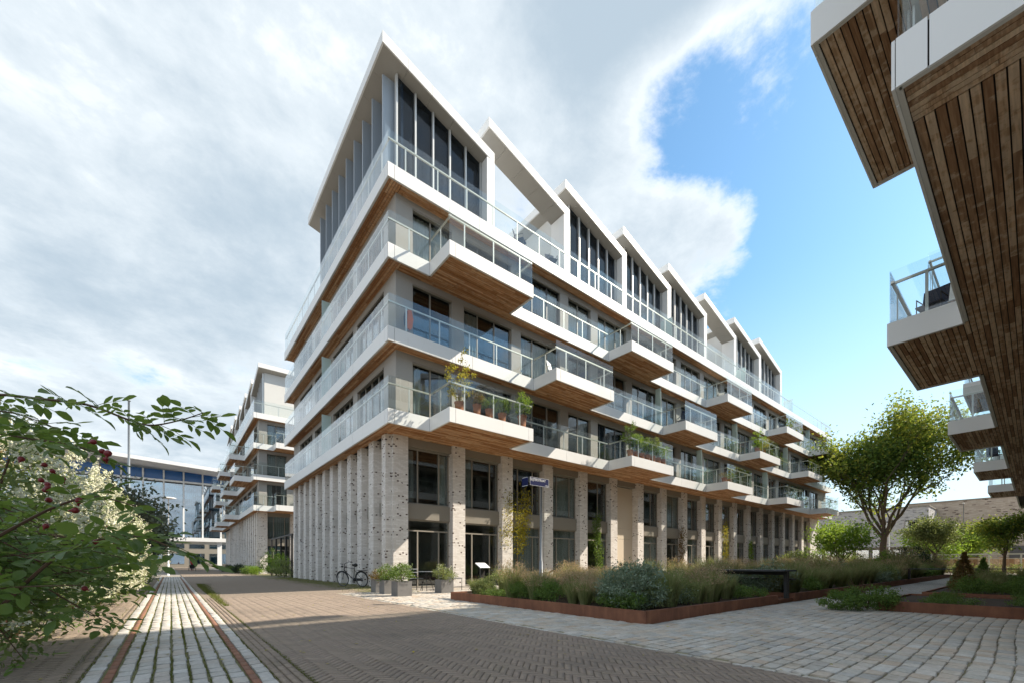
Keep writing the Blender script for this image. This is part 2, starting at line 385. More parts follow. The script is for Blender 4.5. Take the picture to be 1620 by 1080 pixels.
M['l_yellow'] = leaf_mat('yellow_leaf', [(.42, .33, .03), (.50, .40, .05), (.30, .30, .05), (.36, .24, .04)], .45)
M['l_dark'] = leaf_mat('dark_needle', [(.015, .035, .015), (.025, .05, .02), (.02, .045, .022)], .15)
M['l_blue'] = leaf_mat('blue_green_needle', [(.08, .115, .09), (.12, .15, .115), (.14, .15, .10), (.065, .09, .07)], .2)
M['l_sage'] = leaf_mat('sage_leaf', [(.15, .21, .14), (.22, .28, .19), (.28, .33, .24), (.12, .18, .11)], .25)
M['l_green'] = leaf_mat('green_leaf', [(.09, .165, .035), (.13, .22, .045), (.18, .26, .06), (.075, .14, .03)], .4)
M['l_red'] = leaf_mat('rusty_leaf', [(.16, .07, .03), (.22, .12, .04), (.12, .10, .03)], .4)
M['g_rust'] = leaf_mat('rusty_grass', [(.52, .34, .22), (.46, .29, .18), (.60, .45, .32), (.34, .28, .13), (.50, .28, .20)], .3, .7, .1)
M['g_green'] = leaf_mat('green_grass', [(.20, .24, .085), (.27, .29, .12), (.36, .34, .17), (.16, .21, .07)], .35, .7, .1)
M['moss'] = leaf_mat('moss_blade', [(.10, .13, .03), (.14, .16, .04), (.17, .17, .06)], .3, .8, .1)
exec_parts = []

# ------------------------------------------------------------------ ground
def sheet(name, x0, x1, y0, y1, z, mat, kind='structure', holes=None):
    me = bpy.data.meshes.new(name); cx, cyy = (x0 + x1) / 2, (y0 + y1) / 2
    me.from_pydata([(x0 - cx, y0 - cyy, 0), (x1 - cx, y0 - cyy, 0), (x1 - cx, y1 - cyy, 0), (x0 - cx, y1 - cyy, 0)], [], [(0, 1, 2, 3)])
    me.materials.append(mat); return tag(link(name, me, (cx, cyy, z)), kind=kind)
XP0, XP1, XC = -0.60, 0.715, 4.35          # path edges, edge of the sett field
sheet('ground', -400, 400, -300, 500, -0.05, M['ground'])
road = sheet('road', XP1, XC, -3, 15.0, -0.007, M['bed'])
sheet('road_beyond', XP1, 5.35, 15.0, 160, -0.010, M['road_far'])
lane = sheet('lane', -6, XP0, 2.0, 40, -0.007, M['bed'])
path = sheet('path', XP0, XP1, -3, 42, -0.009, M['bed_green'])
court = sheet('courtyard', XC, 18, -8, 15.0, -0.008, M['bed_sett'])
sheet('courtyard_beyond', 18, 64, -8, 17.5, -0.016, M['cobble_far'])
sheet('mossy_verge', 5.35, 7.5, 15.0, 60, -0.006, M['moss_road'])

def stone_template(ch, top, low=-.05, warp=0.0):
    a = .5; b = .5 - ch
    V = [(-a, -a, low), (a, -a, low), (a, a, low), (-a, a, low)]
    V += [(-a, -a, top - .35 * (top - 0) - .003), (a, -a, top - .35 * top - .003), (a, a, top - .35 * top - .003), (-a, a, top - .35 * top - .003)]
    V += [(-b, -b, top), (b, -b, top), (b, b, top), (-b, b, top)]
    F = [(i, (i + 1) % 4, 4 + (i + 1) % 4, 4 + i) for i in range(4)] + [(4 + i, 4 + (i + 1) % 4, 8 + (i + 1) % 4, 8 + i) for i in range(4)] + [(8, 9, 10, 11)]
    V = np.array(V, float)
    if warp:
        V[4:, :2] += RNG.normal(0, warp, (8, 2)); V[8:, 2] += RNG.normal(0, .0025, 4)
    return V, np.array(F)
def in_frame(x, y, margin=0):
    D = x * FW.x + y * FW.y
    if D < .5: return None
    px = 810 + 669.5 * (x * RT.x + y * RT.y) / D; py = 891 + 669.5 / D
    return D if (-margin < px < 1620 + margin and py < 1080 + margin) else None
def lay(stones, name, parent, mat, ch, top, warp=0.0, nvar=5, nobj=300, hide=None):
    """stones: (x, y, angle, length, width). The nearest in view become objects of their own."""
    T = [stone_template(ch, top, warp=warp) for _ in range(nvar)]
    me = []
    for V, F in T: me.append(np_mesh(name, V, F, mat))
    order = []
    for i, (x, y, a, l, wd) in enumerate(stones):
        D = in_frame(x, y)
        if D is not None and not (hide and hide(x, y)): order.append((D, i))
    order.sort(); pick = {i for _, i in order[:nobj]}
    VV, FF, n = [], [], 0
    for i, (x, y, a, l, wd) in enumerate(stones):
        dz = random.gauss(0, .0012 if warp else .0006); k = random.randrange(nvar); tx, ty = random.gauss(0, .005 if warp else .002), random.gauss(0, .005 if warp else .002)
        if i in pick:
            o = link(name, me[k], (x, y, dz), parent, (tx, ty, a)); o.scale = (l, wd, 1)
        elif in_frame(x, y, 250) is not None:
            V = T[k][0] * (l, wd, 1); V[:, 2] += V[:, 0] * ty + V[:, 1] * tx
            c, s = math.cos(a), math.sin(a)
            W = np.empty_like(V); W[:, 0] = V[:, 0] * c - V[:, 1] * s + x; W[:, 1] = V[:, 0] * s + V[:, 1] * c + y; W[:, 2] = V[:, 2] + dz
            VV.append(W); FF.append(T[k][1] + n); n += 12
    if VV:
        V = np.concatenate(VV); o0 = ORG[parent.name]; V = V - np.array(o0)
        tag(link('smaller_' + name + 's', np_mesh(name + 's', V, np.concatenate(FF), mat), o0, parent), kind='stuff')
def herring(x0, x1, y0, y1, wd=.0665, n=3, ang=R(45)):
    out = []; c, s = math.cos(ang), math.sin(ang); cx, cyy = (x0 + x1) / 2, (y0 + y1) / 2
    m = int(math.hypot(x1 - x0, y1 - y0) / 2 / wd) + 4
    for i in range(-m, m):
        for j in range(-m, m):
            t = (i - j) % (2 * n)
            if t == 0: px, py, a = (i + n / 2) * wd, (j + .5) * wd, 0
            elif t == 2 * n - 1: px, py, a = (i + .5) * wd, (j + n / 2) * wd, R(90)
            else: continue
            x, y = cx + px * c - py * s, cyy + px * s + py * c
            if x0 + .05 < x < x1 - .05 and y0 < y < y1: out.append((x, y, a + ang + random.gauss(0, .012), n * wd - .004, wd - .004))
    return out
st = herring(XP1 + .25, XC + .03, .6, 14.9)
for r in range(3):
    y = -1 + .07 * r
    while y < 15: st.append((XP1 + .045 + r * .07, y, R(90), .195, .060)); y += .203
lay(st, 'brick', road, M['clinker'], .025, .003)
lay(herring(-3.2, XP0 - .14, 3.6, 15) + [(XP0 - .05, 3.5 + .203 * k, R(90), .195, .06) for k in range(60)], 'brick', lane, M['clinker'], .035, .004, nobj=200)
st = []; red = []
wcol = (.530 + .385) / 7
cols = [(-.597 + .06, .118)] + [(-.385 + wcol * (k + .5), wcol - .022) for k in range(7)] + [(.66, .105)]
for cx_, wd in cols:
    y = .5 + random.random() * .1
    while y < 41:
        l = random.uniform(.15, .235); st.append((cx_ + random.gauss(0, .003), y + l / 2, R(90) + random.gauss(0, .012), l - .008, wd + random.gauss(0, .004))); y += l
lay(st, 'sett', path, M['path_sett'], .06, .006, .012)
for cx_ in (-.425, .570):
    y = .5
    while y < 41: red.append((cx_, y, R(90), .195, .062)); y += .203
lay(red, 'red_brick', path, M['redbrick'], .035, .004, nobj=60)
st = []
yy = -2.2
while yy < 14.8:                                       # setts in courses along X, wandering a little
    wd = random.uniform(.135, .158); x = XC + .07 + random.random() * .12; ph = random.random() * 6
    xmax = 17.5 if yy < 4.0 else (6.05 if yy < 10.2 else 12)
    while x < xmax:
        l = random.uniform(.14, .25); st.append((x + l / 2, yy + wd / 2 + .03 * math.sin(x * .8) + random.gauss(0, .004), random.gauss(0, .03), l - .009, wd - .008)); x += l
    yy += wd
st += [(XC + .035, .2 + .203 * k, R(90), .195, .06) for k in range(72)]
lay(st, 'sett', court, M['sett'], .07, .006, .014, hide=lambda x, y: x > 6.1 and y > 4)

def blades(pts, hgt, wd, mat, name, lean=.5, seg=1):
    """thin triangles standing at pts (n,3)"""
    n = len(pts); a = RNG.uniform(0, 2 * math.pi, n); h = hgt * RNG.uniform(.5, 1.15, n); wv = wd * RNG.uniform(.6, 1.2, n)
    la = RNG.uniform(0, 2 * math.pi, n); ll = np.abs(RNG.normal(0, lean, n)) * h
    dx, dy = np.cos(a) * wv / 2, np.sin(a) * wv / 2
    A = pts + np.stack([dx, dy, np.zeros(n)], 1); B = pts - np.stack([dx, dy, np.zeros(n)], 1)
    C = pts + np.stack([np.cos(la) * ll, np.sin(la) * ll, h], 1)
    V = np.stack([A, B, C], 1).reshape(-1, 3); F = np.arange(3 * n).reshape(-1, 3)
    return np_mesh(name, V, F, mat)
pp = []
for k in range(8):                                     # moss and weeds in the long joints of the path
    xj = -.385 + wcol * k; dens = 190 if k in (1, 3, 4, 6) else 70
    m = int(24 * dens); y = RNG.uniform(2.5, 26, m); keep = np.sin(y * 2.1 + k) + np.sin(y * .77 + 2 * k) + RNG.normal(0, .6, m) > .1
    y = y[keep]; pp.append(np.stack([xj + RNG.normal(0, .006, len(y)), y, np.full(len(y), -.006)], 1))
for xj, dens in ((XP1 + .235, 260), (XP1 + .005, 110), (XP0 - .01, 90), (XP0 - .13, 120)):
    m = int(22 * dens); y = RNG.uniform(2.5, 24, m); y = y[np.sin(y * 1.3 + xj * 9) + RNG.normal(0, .7, m) > -.6]
    pp.append(np.stack([xj + RNG.normal(0, .010, len(y)), y, np.full(len(y), -.006)], 1))
m = 2600; x = RNG.uniform(XC, 9.5, m); y = RNG.uniform(-.5, 4, m); pp.append(np.stack([x, y, np.full(m, -.014)], 1))
tag(link('moss', blades(np.concatenate(pp), .020, .010, M['moss'], 'moss', .7), (0, 0, 0)), 'green moss and small weeds growing in the paving joints', 'moss', kind='stuff')
pp = []
m = 9000; x = RNG.uniform(4.9, 6.9, m); y = RNG.uniform(13.6, 34, m); k = RNG.random(m) < .25 + .75 * (x > 5.6); pp.append(np.stack([x, y, np.full(m, -.004)], 1)[k])
m = 3500; y = RNG.uniform(12, 26, m); x = .98 + np.abs(RNG.normal(0, .05 + .010 * (y - 12), m)); pp.append(np.stack([x, y, np.full(m, -.004)], 1))
tag(link('grass', blades(np.concatenate(pp), .05, .014, M['moss'], 'grass', .6), (0, 0, 0)), 'thin green grass along the verge of the brick road', 'grass', kind='stuff')

# ------------------------------------------------------------------ apartment blocks
FH = .55                                                # height of the white slab edge
class Block:
    def __init__(b, name, label, x0, y0, LX, LY, s, levels, bal, wbal=(), bp=1.55, planks=False, detail=True):
        b.x0, b.y0, b.LX, b.LY, b.s, b.lv, b.bp, b.planks, b.detail = x0, y0, LX, LY, s, levels, bp, planks, detail
        b.bal, b.wbal = bal, wbal
        b.root = empty(name, (x0 + LX / 2, y0 + s * LY / 2, 0), label, 'building')
    def tb(b, name, u0, u1, v0, v1, z0, z1, mat, parent=None):
        return box(name, b.x0 + u0, b.x0 + u1, b.y0 + b.s * v0, b.y0 + b.s * v1, z0, z1, mat, parent or b.root)
    def ax(b, axis):
        """box in facade coordinates: a along the facade, d inward"""
        if axis == 'u': return lambda mb, a0, a1, d0, d1, z0, z1: mb.box(b.x0 + a0, b.x0 + a1, b.y0 + b.s * d0, b.y0 + b.s * d1, z0, z1)
        return lambda mb, a0, a1, d0, d1, z0, z1: mb.box(b.x0 + d0, b.x0 + d1, b.y0 + b.s * a0, b.y0 + b.s * a1, z0, z1)
    def ab(b, axis, name, a0, a1, d0, d1, z0, z1, mat, parent=None):
        if axis == 'u': return b.tb(name, a0, a1, d0, d1, z0, z1, mat, parent)
        return b.tb(name, d0, d1, a0, a1, z0, z1, mat, parent)
    def runs(b, a0, a1, skips):
        out = []; c = a0
        for s0, s1 in sorted(skips):
            if s0 > c + .05: out.append((c, min(s0, a1)))
            c = max(c, s1)
        if c < a1 - .05: out.append((c, a1))
        return out
    def fascia(b, axis, a0, a1, d, z, parent, step=3.775, inward=1, ends=(0, 0)):
        cuts = [a0]
        if a1 - a0 > 1.2: cuts.append(a0 + .27)
        n = max(1, round((a1 - a0 - .27) / step))
        for i in range(1, n): cuts.append(a0 + .27 + (a1 - a0 - .27) * i / n)
        if a1 - a0 > 3 and inward > 1: cuts.append(a1 - .27)
        cuts = sorted(cuts) + [a1]
        sg = 1 if inward > 0 else -1
        for c0, c1 in zip(cuts, cuts[1:]):
            b.ab(axis, 'fascia_panel', c0 + .008, c1 - .008, d, d + .03 * sg, z, z + FH, M['panel'], parent)
        b.ab(axis, 'edge_trim', a0 + .03, a1 - .03, d + .031 * sg, d + .085 * sg, z + .004, z + .034, M['panel_under'], parent)
    def rail(b, axis, a0, a1, d, zt, parent, sg=1, step=1.42, handrail=True):
        n = max(1, round((a1 - a0) / step))
        for i in range(n):
            p0, p1 = a0 + (a1 - a0) * i / n, a0 + (a1 - a0) * (i + 1) / n
            b.ab(axis, 'glass_panel', p0 + .006, p1 - .006, d + .045 * sg, d + .061 * sg, zt - .02, zt + 1.27, M['glass_rail'], parent)
            pc = p0 + (p1 - p0) * .5
            b.ab(axis, 'railing_post', pc - .028, pc + .028, d + .075 * sg, d + .095 * sg, zt - .01, zt + .95, M['alu'], parent)
        b.ab(axis, 'handrail', a0 + .0, a1 - .0, d + .070 * sg, d + .125 * sg, zt + .951, zt + 1.005, M['rail'], parent)
    def boards(b, axis, a0, a1, d0, d1, z, parent, pitch=.105, wdt=.088, plankobj=False):
        f = b.ax(axis); mb = MB(); n = max(1, int(round((d1 - d0) / pitch))); pt = (d1 - d0) / n; wv = pt * wdt / pitch; cnt = 0
        for i in range(n):
            dd = d0 + pt * i + (pt - wv) / 2; a = a0
            first = random.uniform(.4, 2.4)
            while a < a1 - .01:
                l = first if first else random.uniform(1.2, 2.6); first = None
                e = min(a1, a + l); e = a1 if a1 - e < .3 else e
                dz = random.uniform(-.003, .003)
                if plankobj and plankobj(a):
                    b.ab(axis, 'plank', a + .002, e - .002, dd, dd + wv, z + dz, z + .022 + dz, M['wood_old'], parent)
                else:
                    f(mb, a + .002, e - .002, dd, dd + wv, z + dz, z + .022 + dz); cnt += 1
                a = e
        if cnt: tag(mb.build('soffit_boards', M['wood_old'] if b.planks else M['wood'], parent), kind='stuff')
    def window(b, axis, a0, a1, d, z0, z1, splits, curtain=None, transom=None, mat='frame', pane='pane', fw=.06):
        f = b.ax(axis); mb = MB(); dd = .07
        f(mb, a0, a0 + fw, d, d + dd, z0, z1); f(mb, a1 - fw, a1, d, d + dd, z0, z1)
        f(mb, a0 + fw, a1 - fw, d, d + dd, z0, z0 + fw); f(mb, a0 + fw, a1 - fw, d, d + dd, z1 - fw, z1)
        xs = [a0 + fw] + [a0 + (a1 - a0) * q for q in splits] + [a1 - fw]
        ztop = z1 - fw
        if transom: f(mb, a0 + fw, a1 - fw, d + .002, d + dd - .002, transom - fw / 2, transom + fw / 2); ztop = transom - fw / 2
        for q in splits:
            c = a0 + (a1 - a0) * q; f(mb, c - fw / 2, c + fw / 2, d + .003, d + dd - .003, z0 + fw, ztop)
        wn = mb.build('window', M[mat], b.root)
        for i, (p0, p1) in enumerate(zip(xs, xs[1:])):
            q0 = p0 + (fw / 2 if i else 0); q1 = p1 - (fw / 2 if i < len(splits) else 0)
            b.ab(axis, 'pane', q0, q1, d + .03, d + .042, z0 + fw, ztop, M[pane], wn)
        if transom: b.ab(axis, 'pane', a0 + fw, a1 - fw, d + .03, d + .042, transom + fw / 2, z1 - fw, M[pane], wn)
        if curtain is None: curtain = b.detail and random.random() < .78
        if curtain:
            full = random.random() < .45; sides = [(a0 + .05, a1 - .05)] if full else random.choice([[(a0 + .05, a0 + .05 + (a1 - a0) * .33)], [(a1 - .05 - (a1 - a0) * .4, a1 - .05)], [(a0 + .05, a0 + .5), (a1 - .5, a1 - .05)]])
            for c0, c1 in sides:
                m2 = MB(); n = max(6, int((c1 - c0) / .045)); P0 = []
                for i in range(n + 1):
                    a = c0 + (c1 - c0) * i / n; o = d + .2 + .028 * math.sin(i * 1.5) + .012 * math.sin(i * .37)
                    P0.append((b.x0 + a, b.y0 + b.s * o) if axis == 'u' else (b.x0 + o, b.y0 + b.s * a))
                m2.poly([(x, y, z0 + .07) for x, y in P0] + [(x, y, z1 - .05) for x, y in P0], [(i, i + 1, n + 2 + i, n + 1 + i) for i in range(n)])
                m2.build('curtain', M['curtain'], wn, True)
        return wn
    def slabs(b):
        for i, z in enumerate(b.lv):
            zt = z + FH; ds = 1.75 if i == 0 else .60
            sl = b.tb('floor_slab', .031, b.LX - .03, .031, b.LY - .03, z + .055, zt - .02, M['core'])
            b.tb('terrace_floor', .032, b.LX - .032, .032, b.LY - .032, zt - .019, zt - .004, M['slabtop'], sl)
            sk = [(u, u + 4.2) for u in b.bal[i]]
            for a0, a1 in b.runs(0, b.LX, sk):
                b.fascia('u', a0, a1, 0, z, sl); b.rail('u', a0 + (.05 if a0 == 0 else 0), a1, 0, zt, sl)
            skw = [(v, v + 4.2) for l, v in b.wbal if l == i]
            for a0, a1 in b.runs(.031, b.LY, skw):
                b.fascia('v', a0, a1, 0, z, sl); b.rail('v', a0 + (.05 if a0 < .1 else 0), a1, 0, zt, sl)
            # soffit: a border along the end, then boards along the front
            po = (lambda a: a < 17.5) if b.planks else None
            if b.planks:
                b.boards('v', .09, 8.0, .09, .70, z + .028, sl, .090, .076, lambda a: i == 0 and a < 3)
                b.boards('u', .715, min(b.LX - .05, 46), .09, ds, z + .028, sl, .094, .078, po if i == 0 else None)
            else:
                b.boards('v', .09, b.LY - .05, .09, .62, z + .028, sl); b.boards('u', .63, b.LX - .05, .09, ds, z + .028, sl)
            for u in b.bal[i]: b.balcony('u', u, z)
            for v in [v for l, v in b.wbal if l == i]: b.balcony('v', v, z)
    def balcony(b, axis, a, z, wdt=4.2):
        zt = z + FH; p = b.bp; oth = 'v' if axis == 'u' else 'u'
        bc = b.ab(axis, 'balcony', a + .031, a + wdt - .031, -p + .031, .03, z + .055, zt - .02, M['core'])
        b.ab(axis, 'terrace_floor', a + .032, a + wdt - .032, -p + .032, .03, zt - .019, zt - .004, M['slabtop'], bc)
        b.fascia(axis, a, a + wdt, -p, z, bc, 4.2, 2)
        for e, sg in ((a, 1), (a + wdt, -1)):
            b.ab(oth, 'fascia_panel', -p + .031, .0, e, e + .03 * sg, z, z + FH, M['panel'], bc)
            b.ab(oth, 'edge_trim', -p + .086, .03, e + .031 * sg, e + .085 * sg, z + .004, z + .034, M['panel_under'], bc)
            b.rail(oth, -p + .06, .05, e, zt, bc, sg)
        b.rail(axis, a + .02, a + wdt - .02, -p, zt, bc)
        pl = b.planks and (lambda q: True) if (b.planks and a < 32 and (z < 7 or a < 3)) else None
        if b.planks: b.boards(axis, a + .09, a + wdt - .09, -p + .09, .088, z + .028, bc, .094, .078, pl)
        else: b.boards(axis, a + .09, a + wdt - .09, -p + .09, .088, z + .028, bc)
    def upper(b, us, vs, part=()):
        """walls and windows between the slabs; us / vs: (start, end, splits) along the two facades"""
        W0, V0 = .55, .54
        for i in range(len(b.lv) - 1):
            z0, z1 = b.lv[i] + FH, b.lv[i + 1] + .02; zh = z1 - .26
            for axis, lst, L, d, o0 in (('u', us, b.LX - .4, V0, W0), ('v', vs, b.LY - .4, W0, V0 + .25)):
                b.ab(axis, 'wall_header', o0, L, d, d + .25, zh + .002, z1, M['render']); c = o0
                for a0, a1, sp_ in lst:
                    if a1 > L: break
                    b.ab(axis, 'wall_pier', c, a0, d, d + .25, z0, zh, M['render']); c = a1
                    b.window(axis, a0, a1, d + .1, z0 + .01, zh - .005, sp_, mat='frame' if random.random() < .8 else 'frame_dark')
                    b.ab(axis, 'blind_box', a0 + .01, a1 - .01, d - .03, d + .04, zh - .09, zh - .01, M['taupe'])
                b.ab(axis, 'wall_pier', c, L, d, d + .25, z0, zh, M['render'])
            b.tb('room_wall', 4.0, b.LX - .6, 4.2, 4.3, z0, z1, M['interior']); b.tb('room_wall', 4.0, 4.1, 4.31, b.LY - .6, z0, z1, M['interior'])
            b.tb('end_wall', b.LX - .399, b.LX - .2, .56, b.LY - .3, z0, z1, M['render']); b.tb('end_wall', .82, b.LX - .41, b.LY - .399, b.LY - .2, z0, z1, M['render'])
            for v in part: b.tb('privacy_screen', .05, .53, v, v + .02, z0, z1 - .3, M['mint'])
    def pillars(b, n, first=.77, pitch=2.8306, wdt=.66, entrance=(), nf=11):
        z1 = b.lv[0] + .03
        V = 1.29
        for k in range(n):
            u = first + pitch * k; b.tb('brick_pillar', u, u + wdt, V, V + .62, -.03, z1, M['brick_white'])
            if k == n - 1: break
            a0, a1 = u + wdt + .004, u + pitch - .004
            if k in entrance:
                b.tb('lintel', a0, a1, V + .2, V + .5, 6.02, z1 - .002, M['taupe'])
                for q, (c0, c1) in enumerate(((-.03, 2.6), (2.612, 3.3), (3.312, 5.98))): b.tb('beige_panel', a0, a1, V + .44, V + .48, c0, c1, M['beige'])
                continue
            b.tb('lintel', a0, a1, V + .14, V + .5, 6.0, z1 - .002, M['taupe'])
            b.tb('spandrel', a0, a1, V + .26, V + .5, 2.925, 3.59, M['taupe'])
            near = k < 9
            sp3 = [.28, .76] if k < 4 else [.62]
            b.window('u', a0, a1, V + .36, 3.592, 5.998, sp3, curtain=None if near else random.random() < .4)
            b.window('u', a0, a1, V + .36, -.03, 2.923, sp3, transom=2.44, curtain=(k in (2, 3, 5)) or (k > 4 and random.random() < .4))
        b.tb('shop_wall', first + pitch * (n - 1) + wdt, b.LX - .3, V + .1, V + .4, -.03, z1, M['brick_white'])
        b.tb('room_wall', 3.5, b.LX - .6, 6.0, 6.1, -.03, z1, M['interior']); b.tb('mid_floor', 1.2, b.LX - .6, V + .52, 6.0, 3.0, 3.5, M['interior'])
        b.tb('ground_floor', 1.2, b.LX - .6, V + .52, 6.0, -.06, -.02, M['interior'])
        b.tb('end_wall', b.LX - .299, b.LX - .1, V, b.LY - .4, -.03, z1, M['brick_white'])
        b.tb('brick_pillar', .50, 1.12, 1.44, 1.85, -.03, z1, M['brick_white'])
        for k in range(1, nf):
            v = V + 1.48 * k; b.tb('brick_pillar', .50, 1.12, v, v + .57, -.03, z1, M['brick_white'])
            b.tb('vent_box', .72, 1.0, v - .5, v - .15, 3.05, 3.62, M['taupe'])
            b.tb('lintel', .78, 1.05, v - .905, v - .005, 6.02, z1 - .002, M['taupe'])
        b.tb('base_wall', .90, 1.11, 1.9, b.LY - .5, -.03, z1 - .003, M['brick_white'])
    def roof(b, axis, starts, open_, base, depth, flip=False, b0=.59, H=5.52, Lw=4.0, ln=5.4, sidefins=0):
        """row of mono-pitch penthouses on the top terrace"""
        ab = lambda *k: b.ab(axis, *k)
        def P(a, d_, z): return (b.x0 + a, b.y0 + b.s * d_, z) if axis == 'u' else (b.x0 + d_, b.y0 + b.s * a, z)
        for k, a0 in enumerate(starts):
            A = (lambda q: a0 + ln - q) if flip else (lambda q: a0 + q)
            top = lambda q: base + H - (H - Lw) * q / ln; th = .44; bot = lambda q: top(q) - th
            dep = 1.65 if k in open_ else depth
            n = 5
            for i in range(n):
                q0, q1 = ln * i / n + .004, ln * (i + 1) / n - .004
                mb = MB(); r = lambda d_: [P(A(q0), d_, bot(q0)), P(A(q1), d_, bot(q1)), P(A(q1), d_, top(q1)), P(A(q0), d_, top(q0))]
                mb.prism(r(b0), r(dep)); rp = mb.build('roof_panel', M['panel'], b.root)
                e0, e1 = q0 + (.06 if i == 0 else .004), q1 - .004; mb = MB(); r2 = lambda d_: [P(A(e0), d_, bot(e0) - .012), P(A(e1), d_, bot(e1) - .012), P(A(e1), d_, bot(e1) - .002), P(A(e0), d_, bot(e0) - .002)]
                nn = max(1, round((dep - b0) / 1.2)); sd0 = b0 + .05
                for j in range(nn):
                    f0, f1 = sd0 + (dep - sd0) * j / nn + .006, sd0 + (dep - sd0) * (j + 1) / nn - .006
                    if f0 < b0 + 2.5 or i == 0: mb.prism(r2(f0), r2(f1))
                tag(mb.build('soffit_shade_sheets', M['roof_underside_shade'], rp), kind='stuff')  # thin grey sheets added below the white roof to paint its underside shaded
            L0, L1 = sorted((A(ln - .43), A(ln)))
            ab('portal_leg', L0, L1, b0 + .003, b0 + (.42 if k not in open_ else 1.0), base, bot(ln) + .05, M['panel'])
            if k in open_:
                s0, s1 = sorted((A(.9), A(ln - .6))); hs = ab('set_back_house', s0, s1, 6.0, depth, base, base + 2.9, M['panel'])
                ab('pane', s0 + .2, s1 - .2, 5.95, 5.99, base + .1, base + 2.5, M['pane_far'], hs); ab('roof_edge', s0 - .2, s1 + .2, 5.3, depth + .2, base + 2.9, base + 3.2, M['panel'], hs)
                continue
            s0, s1 = sorted((A(ln - .35), A(ln - .12))); ab('side_wall', s0, s1, b0 + .43, depth - .2, base, bot(ln) - .005, M['panel'])
            gd = b0 + .56; q0, q1 = .80, ln - .45; nb = 5
            for i in range(nb + 1):
                q = q0 + (q1 - q0) * i / nb; m0, m1 = sorted((A(q - .035), A(q + .035)))
                ab('mullion', m0, m1, gd - .10, gd + .06, base, bot(q + .04) - .014, M['alu'])
                if i < nb:
                    qa, qb = q + .036, q + (q1 - q0) / nb - .036
                    mb = MB(); ra = lambda d_: [P(A(qa), d_, base + .02), P(A(qb), d_, base + .02), P(A(qb), d_, bot(qb) - .014), P(A(qa), d_, bot(qa) - .014)]
                    mb.prism(ra(gd), ra(gd + .012)); mb.build('pane', M['pane_dark'], b.root)
                    if k < 4 or random.random() < .5:
                        w0, w1 = sorted((A(qa + .01), A(qb - .01))); lo = base + .02 + random.choice([0, 0, 0, .6, 1.2])
                        ab('roller_blind', w0, w1, gd + .16, gd + .17, lo, bot(qb) - .02, M['screen'])
            s0, s1 = sorted((A(.80), A(ln - .45))); ab('room_wall', s0, s1, gd + 3.6, gd + 3.7, base, bot(ln) - .02, M['interior'])
            if sidefins and k == 0:
                ab('side_wall', A(1.05), A(1.15), gd + .07, depth - .5, base, bot(1.2) - .01, M['fin'])
                for j in range(sidefins):
                    dd = gd + .25 + 1.15 * j
                    ab('side_fin', A(.34), A(1.04), dd, dd + .07, base, bot(1.05) - .004, M['fin'])
                    if dd + 1.1 < depth - .5: ab('pane', A(.90), A(.915), dd + .08, dd + 1.14, base + .05, bot(.95) - .02, M['pane_far'])
            else:
                s0, s1 = sorted((A(.62), A(.72))); ab('side_wall', s0, s1, gd + .07, depth - .3, base, bot(.75) - .004, M['panel_under'])

def wins(start, total, off=0.0):
    out = []; a = start; k = 0
    pat = [(1.83, [.46], .61), (2.69, [.29, .64], .59), (2.72, [.30, .68], .62)]
    while True:
        wd, sp_, gap = pat[(k + int(off)) % 3]
        if a + wd > total: return out
        out.append((a, a + wd, sp_)); a += wd + gap; k += 1
def wwins(start, total):
    out = []; a = start
    while a + 3.2 < total: out.append((a, a + 3.2, [.25, .5, .75])); a += 3.8
    return out
LV = [6.32, 9.41, 12.54, 15.58]; PER = 11.33
mainb = Block('apartment_building', 'white banded apartment block with sawtooth penthouses and projecting timber-lined balconies at the centre', 6.35, 15.31, 54.9, 18.6, 1, LV,
              [[1.75 + PER * k for k in range(5)], [7.35 + PER * k for k in range(4)], [1.75 + PER * k for k in range(5)], []])
mainb.slabs(); mainb.upper(wins(1.27, 54), wwins(1.75, 18), (9.1,)); mainb.pillars(19, entrance=(5,), nf=12)
mainb.roof('u', [.03 + 5.07 * k for k in range(8)], (1, 5), LV[3] + FH - .005, 12.0, sidefins=9)
for v in (20.0, 31.5, 42.5):
    mainb.tb('privacy_screen', v, v + .02, .15, 1.0, LV[3] + FH, LV[3] + FH + 1.5, M['mint'])
for i, u in ((1, 18.6), (0, 24.0), (1, 29.8), (0, 36.0), (1, 41.0), (2, 47.5)):
    mainb.tb('privacy_screen', u, u + .02, .12, .53, LV[i] + FH, LV[i + 1] - .02, M['mint'])
rightb = Block('apartment_building', 'apartment block overhead at the right edge, its weathered plank soffit and balconies seen from below', 6.32, 1.03, 58, 17, -1, LV[:3],
               [[7.37 + PER * k for k in range(4)], [1.78 + PER * k for k in range(5)], []], bp=1.28, planks=True, detail=False)
rightb.slabs(); rightb.upper(wins(1.27, 57, 1), wwins(1.75, 16)); rightb.pillars(20, nf=11)
rightb.roof('u', [.03 + 5.07 * k for k in range(8)], (2, 5), LV[2] + FH - .005, 12.0, flip=True, b0=1.9)
farb = Block('apartment_building', 'second white banded apartment block beyond the gap, on the brick road at the left', 6.4, 48.9, 22, 38, 1, LV,
             [[1.75, 13.08], [7.35], [1.75, 13.08], []], wbal=[(1, 1.9), (1, 13.2), (1, 24.6), (2, 6.7), (2, 18.0), (2, 30.8), (0, 11.4), (0, 22.8), (0, 32.5)], bp=1.42)
farb.slabs(); farb.upper(wins(1.27, 21), wwins(1.75, 37)); farb.pillars(7, nf=18)
farb.roof('v', [1.2 + 5.07 * k for k in range(6)], (), LV[3] + FH - .005, 9.0)

